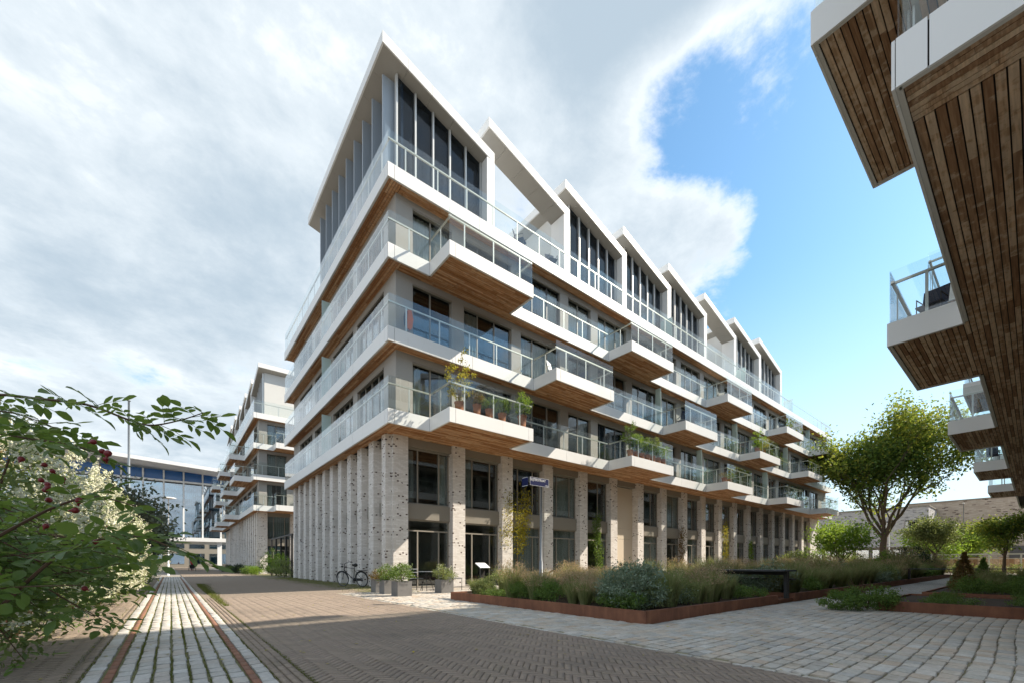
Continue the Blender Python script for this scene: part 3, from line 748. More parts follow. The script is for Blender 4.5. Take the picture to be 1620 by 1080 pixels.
# ------------------------------------------------------------------ plants: building blocks
def leafmesh(Pn, size, mat, name, up=.4, aspect=.5, fold=.25, hang=0.0, dirs=None):
    """diamond leaves folded on the midrib at points Pn (n,3)"""
    n = len(Pn); dr = RNG.normal(0, 1, (n, 3)) if dirs is None else dirs + RNG.normal(0, .45, (n, 3))
    dr[:, 2] -= hang; dr /= np.linalg.norm(dr, axis=1, keepdims=True) + 1e-9
    nm = RNG.normal(0, 1, (n, 3)); nm[:, 2] += up * 3
    sd = np.cross(dr, nm); sd /= np.linalg.norm(sd, axis=1, keepdims=True) + 1e-9
    nn = np.cross(sd, dr); L = (size * RNG.uniform(.6, 1.25, n))[:, None]; W = L * aspect
    A = Pn; B = Pn + dr * L * .45 + sd * W * .5 + nn * W * fold; C = Pn + dr * L; Dv = Pn + dr * L * .45 - sd * W * .5 + nn * W * fold
    V = np.stack([A, B, C, Dv], 1).reshape(-1, 3); i = np.arange(n)[:, None] * 4
    F = np.concatenate([i + [[0, 1, 2]], i + [[0, 2, 3]]], 1).reshape(-1, 3)
    return np_mesh(name, V, F, mat)
def ell(n, c, r, shell=.55):
    """points in an ellipsoid, more of them near its surface"""
    v = RNG.normal(0, 1, (n, 3)); v /= np.linalg.norm(v, axis=1, keepdims=True); t = RNG.uniform(shell ** 3, 1, n) ** (1 / 3)
    return np.array(c) + v * t[:, None] * np.array(r)
def clumps(n, c, r, k, sp_, flat=.6, shell=.5):
    """n points gathered in k leaf clumps spread through an ellipsoid"""
    cc = ell(k, c, r, shell); q = cc[RNG.integers(0, k, n)]; return q + RNG.normal(0, 1, (n, 3)) * np.array([sp_, sp_, sp_ * flat])
def grow(mb, tips, p, dr, ln, rad, lev, spread=.6, wob=.12, up=.08, kids=(3, 4), shrink=.68):
    pts = [p.copy()]; rr = [rad]; n = 5
    for i in range(n):
        dr = (dr + Vector((random.gauss(0, wob), random.gauss(0, wob), random.gauss(0, wob) + up))).normalized()
        p = p + dr * ln / n; pts.append(p.copy()); rr.append(rad * (1 - .5 * (i + 1) / n))
    mb.tube(pts, rr, 7 if lev > 1 else 5)
    if lev <= 1: tips += pts[2:]
    elif lev == 2: tips += pts[2:]
    if lev == 0: return
    for k in range(random.randint(*kids)):
        t = random.choice(pts[2:]) if k else pts[-1]
        i = pts.index(t); a = Vector((random.gauss(0, 1), random.gauss(0, 1), random.gauss(.15, .6))).normalized()
        grow(mb, tips, t, (dr + a * spread * 1.5).normalized(), ln * random.uniform(shrink - .12, shrink + .08), rr[i] * .72, lev - 1, spread, wob, up, kids, shrink)
def tree(name, label, base, trunk_h, trunk_r, limb, lev, leaf, nleaf, size, sp_, group='trees around the courtyard', lean=(0, 0), limbs=4, spread=.6, hang=.2, up=.08, mat_b='bark', flat=.7, two=None):
    base = Vector(base); r = empty(name, base, label, 'tree', group)
    mb = MB(); tips = []; p = Vector((0, 0, -.1)); pts = [p.copy()]; rr = [trunk_r * 1.35]
    for i in range(6):
        p = p + Vector((lean[0] * trunk_h / 6 + random.gauss(0, trunk_h * .008), lean[1] * trunk_h / 6 + random.gauss(0, trunk_h * .008), trunk_h / 6)); pts.append(p.copy()); rr.append(trunk_r * (1 - .06 * i))
    mb.tube(pts, rr, 9)
    for k in range(limbs):
        a = 2 * math.pi * k / limbs + random.uniform(-.4, .4); d_ = Vector((math.cos(a) * spread + lean[0], math.sin(a) * spread + lean[1], 1.0)).normalized()
        grow(mb, tips, pts[-1 - (k % 2)], d_, limb * random.uniform(.85, 1.15), trunk_r * .46, lev, spread, .13, up)
    mb.build('trunk', M[mat_b], r, True, local=True)
    T = np.array([tuple(t) for t in tips]); q = T[RNG.integers(0, len(T), nleaf)] + RNG.normal(0, 1, (nleaf, 3)) * np.array([sp_, sp_, sp_ * flat])
    c0 = T.mean(0); rad = np.linalg.norm((q - c0) / (T.std(0) + 1e-6), axis=1) + .5 * (q[:, 2] - c0[2]) / (T[:, 2].std() + 1e-6) + RNG.normal(0, .45, nleaf); inner = rad < np.quantile(rad, .5 if two else 0)
    if two: tag(link('inner_crown', leafmesh(q[inner], size, M[two], 'inner_crown', .35, .55, .2, hang), base, r), kind='stuff')  # inner leaves darker, upper ones brighter: sun and shade put into the colour
    tag(link('crown', leafmesh(q[~inner], size, M[leaf], 'crown', .35, .55, .2, hang), base, r), kind='stuff'); return r
def shrub(name, label, loc, parts, group=None, stems=7, cat='shrub', stem_h=.6, stem_r=.012):
    """parts: (part name, material, points local to loc, leaf size, aspect, hang)"""
    loc = Vector(loc); r = empty(name, loc, label, cat, group); mb = MB()
    for k in range(stems):
        a = random.uniform(0, 6.28); t = random.uniform(.1, .6) * stem_h
        mb.tube([(0, 0, -.05), (math.cos(a) * t * .5, math.sin(a) * t * .5, stem_h * .5), (math.cos(a) * t, math.sin(a) * t, stem_h * random.uniform(.8, 1.1))], [stem_r, stem_r * .8, stem_r * .4], 4)
    mb.build('stems', M['stem'], r, local=True)
    for nm, mt, q, sz, asp, hg in parts: tag(link(nm, leafmesh(q, sz, M[mt], nm, .35, asp, .2, hg), loc, r), kind='stuff')
    return r

# ------------------------------------------------------------------ leaf litter
m = 260; x = RNG.uniform(-1.5, 11, m); y = RNG.uniform(1, 13, m); kk = ~((x > 5.9) & (y > 3.9)); lp = np.stack([x, y, np.full(m, .012)], 1)[kk]
dd_ = RNG.normal(0, 1, (len(lp), 3)); dd_[:, 2] *= .05
tag(link('fallen_leaves', leafmesh(lp, .05, M['l_yellow'], 'fallen_leaves', 3, .55, .15, 0, dd_ * 3), (0, 0, 0)), 'scattered small yellow fallen leaves on the brick and sett paving', 'leaves', kind='stuff')

# ------------------------------------------------------------------ corten planters and what grows in them
def planter(label, x0, x1, y0, y1, h=.215, sides='wsen', step=2.9):
    r = empty('corten_planter', ((x0 + x1) / 2, (y0 + y1) / 2, 0), label, 'planter', 'corten planters in the courtyard'); t = .05
    def run(a0, a1, f):
        n = max(1, round((a1 - a0) / step))
        for i in range(n): f(a0 + (a1 - a0) * i / n + .0015, a0 + (a1 - a0) * (i + 1) / n - .0015)
    if 'w' in sides: run(y0, y1, lambda a, b: box('steel_plate', x0, x0 + t, a, b, -.02, h, M['corten'], r))
    if 'e' in sides: run(y0, y1, lambda a, b: box('steel_plate', x1 - t, x1, a, b, -.02, h, M['corten'], r))
    if 's' in sides: run(x0 + t + .001, x1 - t - .001, lambda a, b: box('steel_plate', a, b, y0, y0 + t, -.02, h, M['corten'], r))
    if 'n' in sides: run(x0 + t + .001, x1 - t - .001, lambda a, b: box('steel_plate', a, b, y1 - t, y1, -.02, h, M['corten'], r))
    box('soil', x0 + t + .002, x1 - t - .002, y0 + t + .002, y1 - t - .002, -.02, h - .04, M['soil'], r); return r
planter('long corten steel planter with rusty grasses beside the brick road', 6.10, 11.80, 4.05, 10.30)
planter('far corten steel planter running past the picnic table to the trees', 13.0, 46.0, 4.05, 10.30)
planter('low corten planter closest to the overhead balconies, sprawling shrub at its corner', 11.80, 15.2, -.15, 2.13)
planter('second corten planter beside the overhead building, with conical shrubs', 16.35, 30.0, -.15, 2.02)
st_ = empty('corten_step', (12.4, 4.5, 0), 'low corten step filling the gap between the two long planters', 'step')
box('tread', 11.802, 12.998, 4.10, 4.9, -.02, .09, M['corten'], st_); box('riser', 11.802, 12.998, 4.901, 4.95, -.02, .215, M['corten'], st_)

def grass_mesh(h, n, rad, mat, heads):
    a = RNG.uniform(0, 6.28, n); q = RNG.uniform(0, 1, n) ** .5 * rad * .35
    pts = np.stack([np.cos(a) * q, np.sin(a) * q, np.zeros(n)], 1)
    hh = h * RNG.uniform(.55, 1.1, n); out = np.stack([np.cos(a), np.sin(a)], 1) * (RNG.uniform(.15, 1, n) * rad)[:, None]
    wv = .0055 * RNG.uniform(.7, 1.3, n); sd = np.stack([-np.sin(a + .6), np.cos(a + .6), np.zeros(n)], 1) * wv[:, None]
    mid = pts + np.concatenate([out * .35, (hh * .62)[:, None]], 1); tip = pts + np.concatenate([out, hh[:, None]], 1)
    V = np.stack([pts - sd, pts + sd, mid + sd, mid - sd, tip], 1).reshape(-1, 3); i = np.arange(n)[:, None] * 5
    F = np.concatenate([i + [[0, 1, 2]], i + [[0, 2, 3]], i + [[3, 2, 4]]], 1).reshape(-1, 3)
    me = np_mesh('blades', V, F, M[mat]); hd = None
    if heads:
        k = RNG.integers(0, n, heads); t = RNG.uniform(.55, 1.0, heads)[:, None]
        q = mid[k] * (1 - t) + tip[k] * t + RNG.normal(0, .022, (heads, 3)) + np.array([0, 0, .03]); hd = leafmesh(q, .042, M['g_rust'], 'seed_heads', .2, .32, .1, -.3)
    return me, hd
GR = {'rust': [grass_mesh(.80, 260, .36, 'g_green', 1100) for _ in range(3)], 'tall': [grass_mesh(.72, 420, .36, 'g_green', 120) for _ in range(3)], 'fine': [grass_mesh(.6, 380, .40, 'g_rust', 300) for _ in range(2)]}
def sage_mesh(h, r, n, mat, size, k=60):
    q = clumps(n, (0, 0, h * .5), (r, r, h * .55), k, .05, .9, .35); q = q[q[:, 2] > .01]
    return leafmesh(q, size, M[mat], 'foliage', .3, .36, .2, -.5)
SG = [sage_mesh(.55, .46, 2600, 'l_sage', .062), sage_mesh(.5, .42, 2400, 'l_sage', .055), sage_mesh(.42, .42, 2200, 'l_green', .055), sage_mesh(.25, .4, 1500, 'l_green', .05), sage_mesh(.62, .38, 2400, 'l_olive', .05)]
def clump(kind, x, y, z, sc, label, group):
    if kind in GR:
        bl, hd = random.choice(GR[kind]); o = link('ornamental_grass', bl, (x, y, z), None, (0, 0, random.uniform(0, 6.28))); cat = 'grass clump'
        if hd: tag(link('seed_heads', hd, (x, y, z), o), kind='stuff')
    else: o = link('low_shrub', SG[kind], (x, y, z), None, (0, 0, random.uniform(0, 6.28))); cat = 'shrub'
    o.scale = (sc * random.uniform(.9, 1.15),) * 2 + (sc * random.uniform(.8, 1.15),); return tag(o, label, cat, group, 'thing')
G1, G2, G3 = 'plants filling the near corten planter', 'plants filling the far corten planter', 'plants beside the overhead building'
zz = .17
def fill(x0, x1, y0, y1, pitch, rule, lab, grp, smin=.9, smax=1.2):
    y = y0; row = 0; ORD = lambda q: 'first second third fourth fifth sixth seventh eighth ninth tenth eleventh twelfth thirteenth fourteenth fifteenth sixteenth seventeenth eighteenth nineteenth twentieth'.split()[q - 1] if q < 21 else 'twenty-' + ORD(q - 20)
    while y < y1:
        x = x0; row += 1; colm = 0
        while x < x1:
            colm += 1; px, py = x + random.gauss(0, pitch * .2), y + random.gauss(0, pitch * .2); k = rule(px, py)
            if k is not None:
                nm = {'rust': 'rusty seed-headed ornamental grass', 'tall': 'tall green ornamental grass', 'fine': 'dry brown ornamental grass', 0: 'grey-green sage-like shrub', 1: 'grey-green sage-like shrub', 2: 'low dark green shrub', 3: 'low creeping green shrub', 4: 'loose olive green shrub'}[k]
                clump(k, min(max(px, x0), x1), min(max(py, y0), y1), zz, random.uniform(smin, smax), nm + ', ' + ORD(colm) + ' of the ' + ORD(row) + ' row ' + lab, grp)
            x += pitch
        y += pitch
def rule1(x, y):
    c = random.random()
    if x < 8.0 and y < 5.5: return random.choice([0, 1, 2, 4]) if c < .85 else 'tall'
    if x < 8.6 and y < 6.4 and c < .5: return random.choice([0, 4, 'tall', 'fine'])
    if x < 7.0: return random.choice([3, 2, 'tall', 'rust', 4])
    if x > 10.2 and y < 7.0: return random.choice([3, 2, 3, 4])
    if y > 6.3 and x < 9.4: return 'rust' if c < .45 else random.choice(['fine', 'fine', 'tall', 2])
    return 'rust' if c < .40 else ('tall' if c < .62 else random.choice(['fine', 'fine', 4]))
fill(6.42, 11.5, 4.45, 9.95, .52, rule1, 'in the road-side planter', G1, .72, 1.0)
def rule2(x, y):
    c = random.random()
    if x < 16 and y < 6: return random.choice([0, 1, 2, 'tall'])
    if 24 < x < 27 and y < 6: return random.choice([0, 4])
    return 'tall' if c < .5 else ('rust' if c < .72 else ('fine' if c < .85 else 2))
fill(13.4, 30, 4.45, 8.6, .78, rule2, 'past the picnic table', G2, 1.0, 1.4)
fill(31, 45.5, 4.6, 8.6, 1.3, rule2, 'at the far planter end', G2, 1.3, 1.8)
fill(12.2, 15.0, .1, 1.9, .62, lambda x, y: random.choice([3, None, None]), 'in the low planter', G3, .5, .7)
fill(16.8, 29, .2, 1.8, .8, lambda x, y: random.choice([2, 3, 2, 'tall']), 'in the second right planter', G3, .7, 1.0)
q = np.concatenate([clumps(5200, (0, 0, .22), (.75, .55, .25), 70, .06, .8, .2), clumps(2500, (-.6, .3, .18), (.5, .4, .2), 30, .05)]); q = q[q[:, 2] > .0]
shrub('sprawling_shrub', 'dark green sprawling shrub spilling over the corner of the low planter', (12.0, 2.35, .02), [('foliage', 'l_green', q, .06, .35, -.2)], None, 9)
q = clumps(5200, (0, 0, .42), (.62, .62, .42), 90, .06, .9, .35); q = q[q[:, 2] > -.1]
shrub('sage_shrub', 'large silvery sage shrub spilling over the near corner of the long planter', (6.75, 4.75, .17), [('foliage', 'l_sage', q, .075, .34, -.4)], None, 10)
for x, y, h, mt, lb in ((19.0, 1.4, 1.0, 'l_red', 'rust-brown conical shrub in the second planter'), (24.5, 1.3, .9, 'l_green', 'small dark green conical shrub right of the rusty one'), (21.5, 1.7, .8, 'l_olive', 'pale green shrub between the two conical ones'), (38.0, 4.9, 1.2, 'l_olive', 'pale green shrub where the far planter ends')):
    n = 1800; t = RNG.uniform(0, 1, n); a = RNG.uniform(0, 6.28, n); rr_ = (1 - t) * .42 * h * RNG.uniform(.5, 1, n)
    shrub('conical_shrub', lb, (x, y, .17), [('foliage', mt, np.stack([np.cos(a) * rr_, np.sin(a) * rr_, t * h * 1.15], 1), .085, .4, -.4)], 'conical shrubs', 3, stem_h=h * .8)

# ------------------------------------------------------------------ trees on the right
tree('broadleaf_tree', 'tall broadleaf tree turning yellow at the far end of the main block', (57.8, 10.2, 0), 4.3, .36, 5.1, 3, 'l_tree', 32000, .33, .62, lean=(.0, -.03), limbs=8, spread=.55, up=.11, two='l_green')
tree('robinia_tree', 'lime green feathery young tree in front of the last pillars', (30.8, 7.2, .17), 1.1, .06, 1.3, 2, 'l_lime', 5200, .15, .30, limbs=6, spread=.75, hang=.5, flat=.5)
tree('feathery_tree', 'airy olive green tree before the sandy brick wall', (56.0, 6.0, 0), 2.0, .12, 1.9, 2, 'l_olive', 7000, .20, .42, limbs=5, spread=.75, flat=.5)
tree('yellow_green_tree', 'bright yellow-green small tree behind the white fence', (72, 4.6, 0), 1.5, .12, 2.0, 2, 'l_lime', 4500, .30, .55, limbs=4, spread=.6)
tree('round_tree', 'round-crowned green tree beneath the far end of the overhead balconies', (60.5, 1.9, 0), 2.1, .14, 1.9, 2, 'l_tree', 7500, .22, .42, limbs=5, spread=.8, flat=.6, two='l_green')
tree('lime_tree', 'second lime green tree behind the dark evergreen bush', (66, 7.2, 0), 1.6, .1, 1.8, 2, 'l_lime', 4000, .26, .5, limbs=4, spread=.7)
q = clumps(5200, (0, 0, 1.1), (1.15, 1.15, 1.05), 90, .16, .7, .4)
shrub('evergreen_bush', 'dark green evergreen bush at the end of the far planter', (40.5, 5.7, .1), [('foliage', 'l_dark', q, .16, .3, -.2)], None, 6, stem_h=1.2, stem_r=.03)
for i, (x, y, h, mt, lb) in enumerate(((28.5, 9.0, 1.5, 'l_olive', 'leafy pale shrub left of the lime green young tree'), (33.0, 5.6, 1.4, 'l_lime', 'yellow-green shrub at the foot of the broadleaf tree'), (36, 8.4, 1.7, 'l_green', 'green shrub behind the lime green young tree'), (33.5, 9.4, 1.9, 'l_lime', 'tall lime shrub against the last pillars'))):
    n = 2600; q = clumps(n, (0, 0, h * .55), (h * .5, h * .5, h * .5), 50, .13, .8, .3)
    shrub('leafy_shrub', lb, (x, y, .15), [('foliage', mt, q, .12, .45, 0)], 'shrubs by the last pillars', 8, stem_h=h, stem_r=.02)

# ------------------------------------------------------------------ planting on the left
def white_shrub(loc, rx, ry, h, label, nw=15000, ng=4500):
    loc = Vector(loc)
    g = clumps(ng, (0, 0, h * .48), (rx, ry, h * .5), 120, .12, .8, .35); g = g[g[:, 2] > .02]
    cc = ell(nw // 26, (0, 0, h * .50), (rx * 1.03, ry * 1.03, h * .52), .86); cc = cc[cc[:, 2] > h * .18]
    k = RNG.integers(0, len(cc), nw); t = RNG.uniform(0, 1, nw); dv = cc - np.array([0, 0, h * .25]); dv /= np.linalg.norm(dv, axis=1, keepdims=True); dv[:, 2] += .35
    b = cc[k] + dv[k] * (t * .17)[:, None] + RNG.normal(0, 1, (nw, 3)) * (.030 * (1.15 - t))[:, None]
    shrub('white_blossom_shrub', label, loc, [('foliage', 'l_white_green', g, .085, .42, 0), ('blossom', 'l_white', b, .040, .6, 0)], 'white-flowering shrubs left of the path', 10, stem_h=h * .8, stem_r=.02)
white_shrub((-1.65, 6.2, 0), 1.05, 1.2, 2.35, 'tall cream-flowering shrub right behind the rose bush')
white_shrub((-1.65, 8.6, 0), 1.10, 1.4, 2.7, 'tallest cream-flowering shrub, second along the path')
white_shrub((-1.45, 11.3, 0), 1.0, 1.4, 2.5, 'cream-flowering shrub where the paving turns sunny')
white_shrub((-1.35, 13.8, 0), .85, 1.1, 1.9, 'small yellowish cream-flowering shrub closest to the dark conifer')
white_shrub((-3.6, 8.2, 0), 1.3, 1.6, 3.1, 'cream-flowering shrub at the left edge, behind the others')
white_shrub((-3.4, 4.6, 0), 1.2, 1.4, 2.5, 'cream-flowering shrub at the far left, mostly behind rose leaves')
white_shrub((-1.3, 44, 0), 1.2, 1.6, 2.0, 'distant cream-flowering shrub by the glass building', 2500, 1500)
tree('conifer', 'dark blue-green feathery conifer behind the cream-flowering shrubs', (-1.9, 20.5, 0), 1.5, .14, 1.35, 2, 'l_blue', 7000, .17, .30, 'trees left of the path', limbs=7, spread=.8, hang=.1, flat=.6)
tree('conifer', 'shorter dark conifer deeper along the path', (-1.5, 27.5, 0), 1.0, .14, 1.2, 2, 'l_blue', 7000, .19, .32, 'trees left of the path', limbs=7, spread=.8, hang=.1, flat=.6)
tree('bare_tree', 'thin rusty-leaved tree above the cream blossoms', (-3.6, 14.5, 0), 2.2, .06, 1.3, 2, 'l_red', 900, .09, .25, 'trees left of the path', limbs=4, spread=.6)
for i, (x, y, h, mt, lb) in enumerate(((-1.5, 16.4, 1.1, 'l_green', 'low green bush before the dark conifer'), (-1.5, 23.6, 1.3, 'l_green', 'green bush between the two conifers'), (-1.7, 32, 1.6, 'l_green', 'green bush past the second conifer'), (-1.5, 37, 1.3, 'l_olive', 'olive bush past the second conifer'), (-4.5, 26, 2.4, 'l_green', 'tall green bush behind the conifers'))):
    q = clumps(3200, (0, 0, h * .5), (h * .75, h * .95, h * .5), 70, .12, .7, .35); q = q[q[:, 2] > 0]
    shrub('green_bush', lb, (x, y, 0), [('foliage', mt, q, .10, .45, 0)], 'bushes left of the path', 6, stem_h=h * .8, stem_r=.02)

# rose bush close to the camera
def rose_leaf(seed):
    r = random.Random(seed); mb = MB(); mb.tube([(0, 0, 0), (.03, 0, .004), (.062, 0, 0)], [.0009, .0008, .0006], 3)
    sp_ = [(.022, 1), (.022, -1), (.043, 1), (.043, -1), (.062, 0)]
    for x, s_ in sp_:
        L = r.uniform(.026, .036) * (1.2 if s_ == 0 else 1); W = L * r.uniform(.50, .62); a = s_ * r.uniform(.8, 1.1); dx, dy = math.cos(a), math.sin(a)
        tl = r.uniform(-.35, .25); pts = []
        for t, wv in ((0, 0), (.2, .62), (.5, 1.0), (.8, .66), (1.0, 0)):
            cx_, cy_, cz = x + dx * L * t, dy * L * t, tl * L * t * t; hw = W / 2 * wv
            pts.append(((cx_, cy_, cz), (cx_ - dy * hw, cy_ + dx * hw, cz + hw * .3), (cx_ + dy * hw, cy_ - dx * hw, cz + hw * .3)))
        V = [pts[0][0]] + [q for p in pts[1:4] for q in p] + [pts[4][0]]
        F = [(0, 1, 2), (0, 3, 1), (1, 4, 5, 2), (1, 3, 6, 4), (4, 7, 8, 5), (4, 6, 9, 7), (7, 10, 8), (7, 9, 10)]
        mb.poly(V, F)
    return mb
ROSE = [rose_leaf(k) for k in range(5)]; ROSEM = [m_.mesh(M['l_rose'], True, 'leaf') for m_ in ROSE]
rose = empty('rose_bush', (-1.15, 1.7, 0), 'dark green rose bush with red hips arching in from the left edge', 'shrub')
stems = MB(); leaves = []
def along(pts, n):
    pts = [Vector(p) for p in pts]; out = []
    for i in range(n + 1):
        t = i / n * (len(pts) - 1); k = min(int(t), len(pts) - 2); f = t - k
        p0 = pts[max(k - 1, 0)]; p1 = pts[k]; p2 = pts[k + 1]; p3 = pts[min(k + 2, len(pts) - 1)]
        out.append(.5 * ((2 * p1) + (p2 - p0) * f + (2 * p0 - 5 * p1 + 4 * p2 - p3) * f * f + (3 * p1 - p0 - 3 * p2 + p3) * f ** 3))
    return out
def stem(ctrl, rad=.004, skip=.1, gap=.030, sc=1.0):
    c = along(ctrl, 26); stems.tube(c, [rad * (1 - .75 * i / 26) for i in range(27)], 5)
    L = sum((c[i + 1] - c[i]).length for i in range(26)); n = int(L * (1 - skip) / gap); side = 1
    for k in range(n):
        t = (skip + (1 - skip) * (k + .5) / n) * 26; i = min(int(t), 25); p = c[i].lerp(c[i + 1], t - i); d_ = (c[i + 1] - c[i]).normalized()
        sd = d_.cross(Vector((0, 0, 1)))
        if sd.length < .2: sd = Vector((1, 0, 0))
        sd.normalize(); side = -side
        v = (d_ * random.uniform(.2, .8) + sd * side * random.uniform(.5, 1) + Vector((0, 0, random.uniform(-.55, .45)))).normalized()
        up = (Vector((0, 0, 1)) + Vector((random.gauss(0, .5), random.gauss(0, .5), 0))); z = (up - v * up.dot(v)).normalized(); y = z.cross(v)
        leaves.append((p, Matrix((v, y, z)).transposed(), random.uniform(.75, 1.15) * sc))
stem([wpx(-120, 640, 1.25), wpx(-20, 624, 1.15), wpx(60, 630, 1.10), wpx(140, 640, 1.08), wpx(205, 664, 1.06), wpx(240, 672, 1.05), wpx(285, 664, 1.04), wpx(322, 652, 1.03)], .0045, .12, .026, .95)
stem([wpx(-100, 700, 1.2), wpx(-10, 686, 1.10), wpx(50, 694, 1.06), wpx(110, 702, 1.03), wpx(150, 714, 1.0)], .004, .15, .030)
stem([wpx(-80, 660, 1.3), wpx(0, 650, 1.2), wpx(60, 665, 1.15), wpx(95, 680, 1.12)], .003, .1, .03)
stem([wpx(-60, 880, 1.1), wpx(20, 835, 1.05), wpx(90, 800, 1.02), wpx(150, 785, 1.0), wpx(215, 800, .98)], .005, .2, .034)
stem([wpx(0, 960, 1.1), wpx(90, 880, 1.05), wpx(170, 850, 1.0), wpx(230, 850, .97), wpx(285, 872, .95)], .005, .25, .026, 1.15)
for k in range(44):
    u_ = random.random(); ex = random.uniform(-10, 235); lo = 965 if ex < 150 else 1010 - (ex - 100) * .9
    ey = 0 * u_ + (850 + .02 * ex) + (max(lo, 900) - 850) * random.random() ** .8 - (60 * random.random() if random.random() < .15 else 0); D1 = random.uniform(1.0, 1.75); D0 = D1 + random.uniform(-.1, .25)
    s0 = wpx(random.uniform(-260, -90), random.uniform(880, 1080), D0); e0 = wpx(ex, ey, D1)
    mid = s0.lerp(e0, .55) + Vector((0, 0, random.uniform(.05, .22))); stem([s0, s0.lerp(mid, .5) + Vector((0, 0, .05)), mid, e0], .004, .18, .034)
for ex, ey in ((40, 1045), (20, 1010), (90, 985), (150, 975), (175, 985), (60, 960), (120, 940), (200, 940)):
    D1 = random.uniform(1.15, 1.5); s0 = wpx(-150, 960, D1 + .1); e0 = wpx(ex, ey, D1); stem([s0, s0.lerp(e0, .5) + Vector((0, 0, .12)), e0], .004, .2, .032)
stems.build('branches', M['stem'], rose)
def rose_rank(a):
    p = a[0]; D = p.x * FW.x + p.y * FW.y; px = 810 + 669.5 * (p.x * RT.x + p.y * RT.y) / D
    return (0 if -5 < px < 400 else 1, D)
leaves.sort(key=rose_rank)
for p, m3, sc in leaves[:300]:
    o = link('leaf', random.choice(ROSEM), p, rose); o.rotation_euler = m3.to_euler(); o.scale = (sc,) * 3
VV, FF = [], []
n0 = 0; bv = [np.array(m_.v) for m_ in ROSE]
fl = MB()
for p, m3, sc in leaves[300:]:
    k = random.randrange(5); A_ = np.array(m3); V = bv[k] @ A_.T * sc + np.array(p); n0 = len(fl.v)
    fl.v += [tuple(v) for v in V]; fl.f += [tuple(i + n0 for i in f_) for f_ in ROSE[k].f]
tag(fl.build('foliage', M['l_rose'], rose, True), kind='stuff')
def hip_mesh():
    mb = MB(); prof = [(0, .0012), (.001, .005), (.005, .0088), (.010, .0095), (.015, .0075), (.018, .0035), (.022, .0028), (.026, .0008)]
    mb.tube([(0, 0, -z) for z, r_ in prof], [r_ for z, r_ in prof], 8); return mb.mesh(M['hip'], True, 'hip')
HM = hip_mesh()
for px, py, D in ((153, 697, .99), (160, 710, 1.0), (172, 712, .99), (166, 722, 1.0), (36, 722, 1.08), (74, 734, 1.08), (80, 741, 1.08), (97, 752, 1.1), (61, 756, 1.07), (75, 762, 1.06), (79, 768, 1.06), (70, 772, 1.06), (126, 786, 1.0), (80, 790, 1.08), (126, 806, 1.0), (75, 828, 1.05), (152, 854, 1.0), (182, 850, 1.02), (130, 928, 1.1)):
    o = link('rose_hip', HM, wpx(px, py, D), rose); o.rotation_euler = (random.gauss(0, .7), random.gauss(0, .7), random.uniform(0, 6)); o.scale = (random.uniform(.62, .85),) * 3

# ------------------------------------------------------------------ climbers on the pillars
def climber(label, x, y, h, mat, n=1500, w_=.28, size=.07, z0=.1):
    r = empty('climbing_plant', (x, y, 0), label, 'climber', 'climbers on the pillars'); mb = MB(); pts = []
    for k in range(3):
        p = [(random.gauss(0, .05), -.02, 0)]
        for i in range(7): p.append((p[-1][0] + random.gauss(0, w_ * .25), -.03 - .02 * random.random(), h * (i + 1) / 7 * random.uniform(.92, 1)))
        mb.tube(p, .008, 4); pts += p[2:]
    mb.build('vine', M['stem'], r, local=True)
    T = np.array(pts); T = T[T[:, 2] > z0 * h] if (T[:, 2] > z0 * h).any() else T
    q = T[RNG.integers(0, len(T), n)] + RNG.normal(0, 1, (n, 3)) * np.array([w_ * .35, .07, h * .07]); q[:, 1] = -np.abs(q[:, 1]) - .02; q = q[q[:, 2] > .1]
    tag(link('leaves', leafmesh(q, size, M[mat], 'leaves', 0, .75, .1, .5), (x, y, 0), r), kind='stuff')
climber('yellow climber on the third brick pillar, left of the street name sign', 13.42, 16.68, 4.4, 'l_yellow', 2600, .55, .085, .42)
climber('green climber on the pillar left of the beige entrance', 20.1, 16.62, 3.7, 'l_green', 2200, .34, .085)
climber('rust-coloured climber on the pillar behind the parked bicycles', 29.4, 16.55, 3.6, 'l_red', 900, .4, .08, .2)
climber('thin yellow climber on a pillar right of the parked bicycles', 36.6, 16.55, 4.2, 'l_yellow', 700, .3, .1, .1)
climber('thin yellow-green climber on a pillar near the far end', 41.6, 16.55, 3.0, 'l_lime', 700, .35, .1, .1)

# ------------------------------------------------------------------ pots, bench, sign, table
def pot(x, y, side, h, label, leaf, n, hh):
    r = empty('square_planter', (x, y, 0), label, 'plant pot', 'square zinc pots at the corner'); t = .025; s2 = side / 2
    mb = MB(); mb.box(-s2, s2, -s2, -s2 + t, 0, h); mb.box(-s2, s2, s2 - t, s2, 0, h); mb.box(-s2, -s2 + t, -s2 + t, s2 - t, 0, h); mb.box(s2 - t, s2, -s2 + t, s2 - t, 0, h)
    mb.build('pot', M['pot'], r, local=True); box('soil', x - s2 + t, x + s2 - t, y - s2 + t, y + s2 - t, .02, h - .03, M['soil'], r)
    pl = shrub('potted_shrub', label.replace('square zinc pot', 'leafy shrub growing in the square zinc pot'), (x, y, h - .03), [('foliage', leaf, clumps(n, (0, 0, hh * .5), (side * .85, side * .85, hh * .55), 45, .06, .8, .3), .055, .5, -.1), ('blossom', 'l_white', clumps(90, (0, 0, hh * .8), (side * .7, side * .7, hh * .35), 20, .03), .03, .8, 0)], 'shrubs in the zinc pots', 7, stem_h=hh * .9, stem_r=.008)
pot(5.60, 12.42, .47, .46, 'square zinc pot in front, closest to the road', 'l_green', 2200, .58)
pot(5.68, 13.66, .44, .46, 'square zinc pot second from the road', 'l_green', 1500, .5)
pot(5.68, 14.42, .44, .46, 'square zinc pot closest to the corner pillar', 'l_red', 900, .35)
pot(7.36, 12.86, .47, .46, 'square zinc pot beside the corten planter', 'l_olive', 1500, .5)
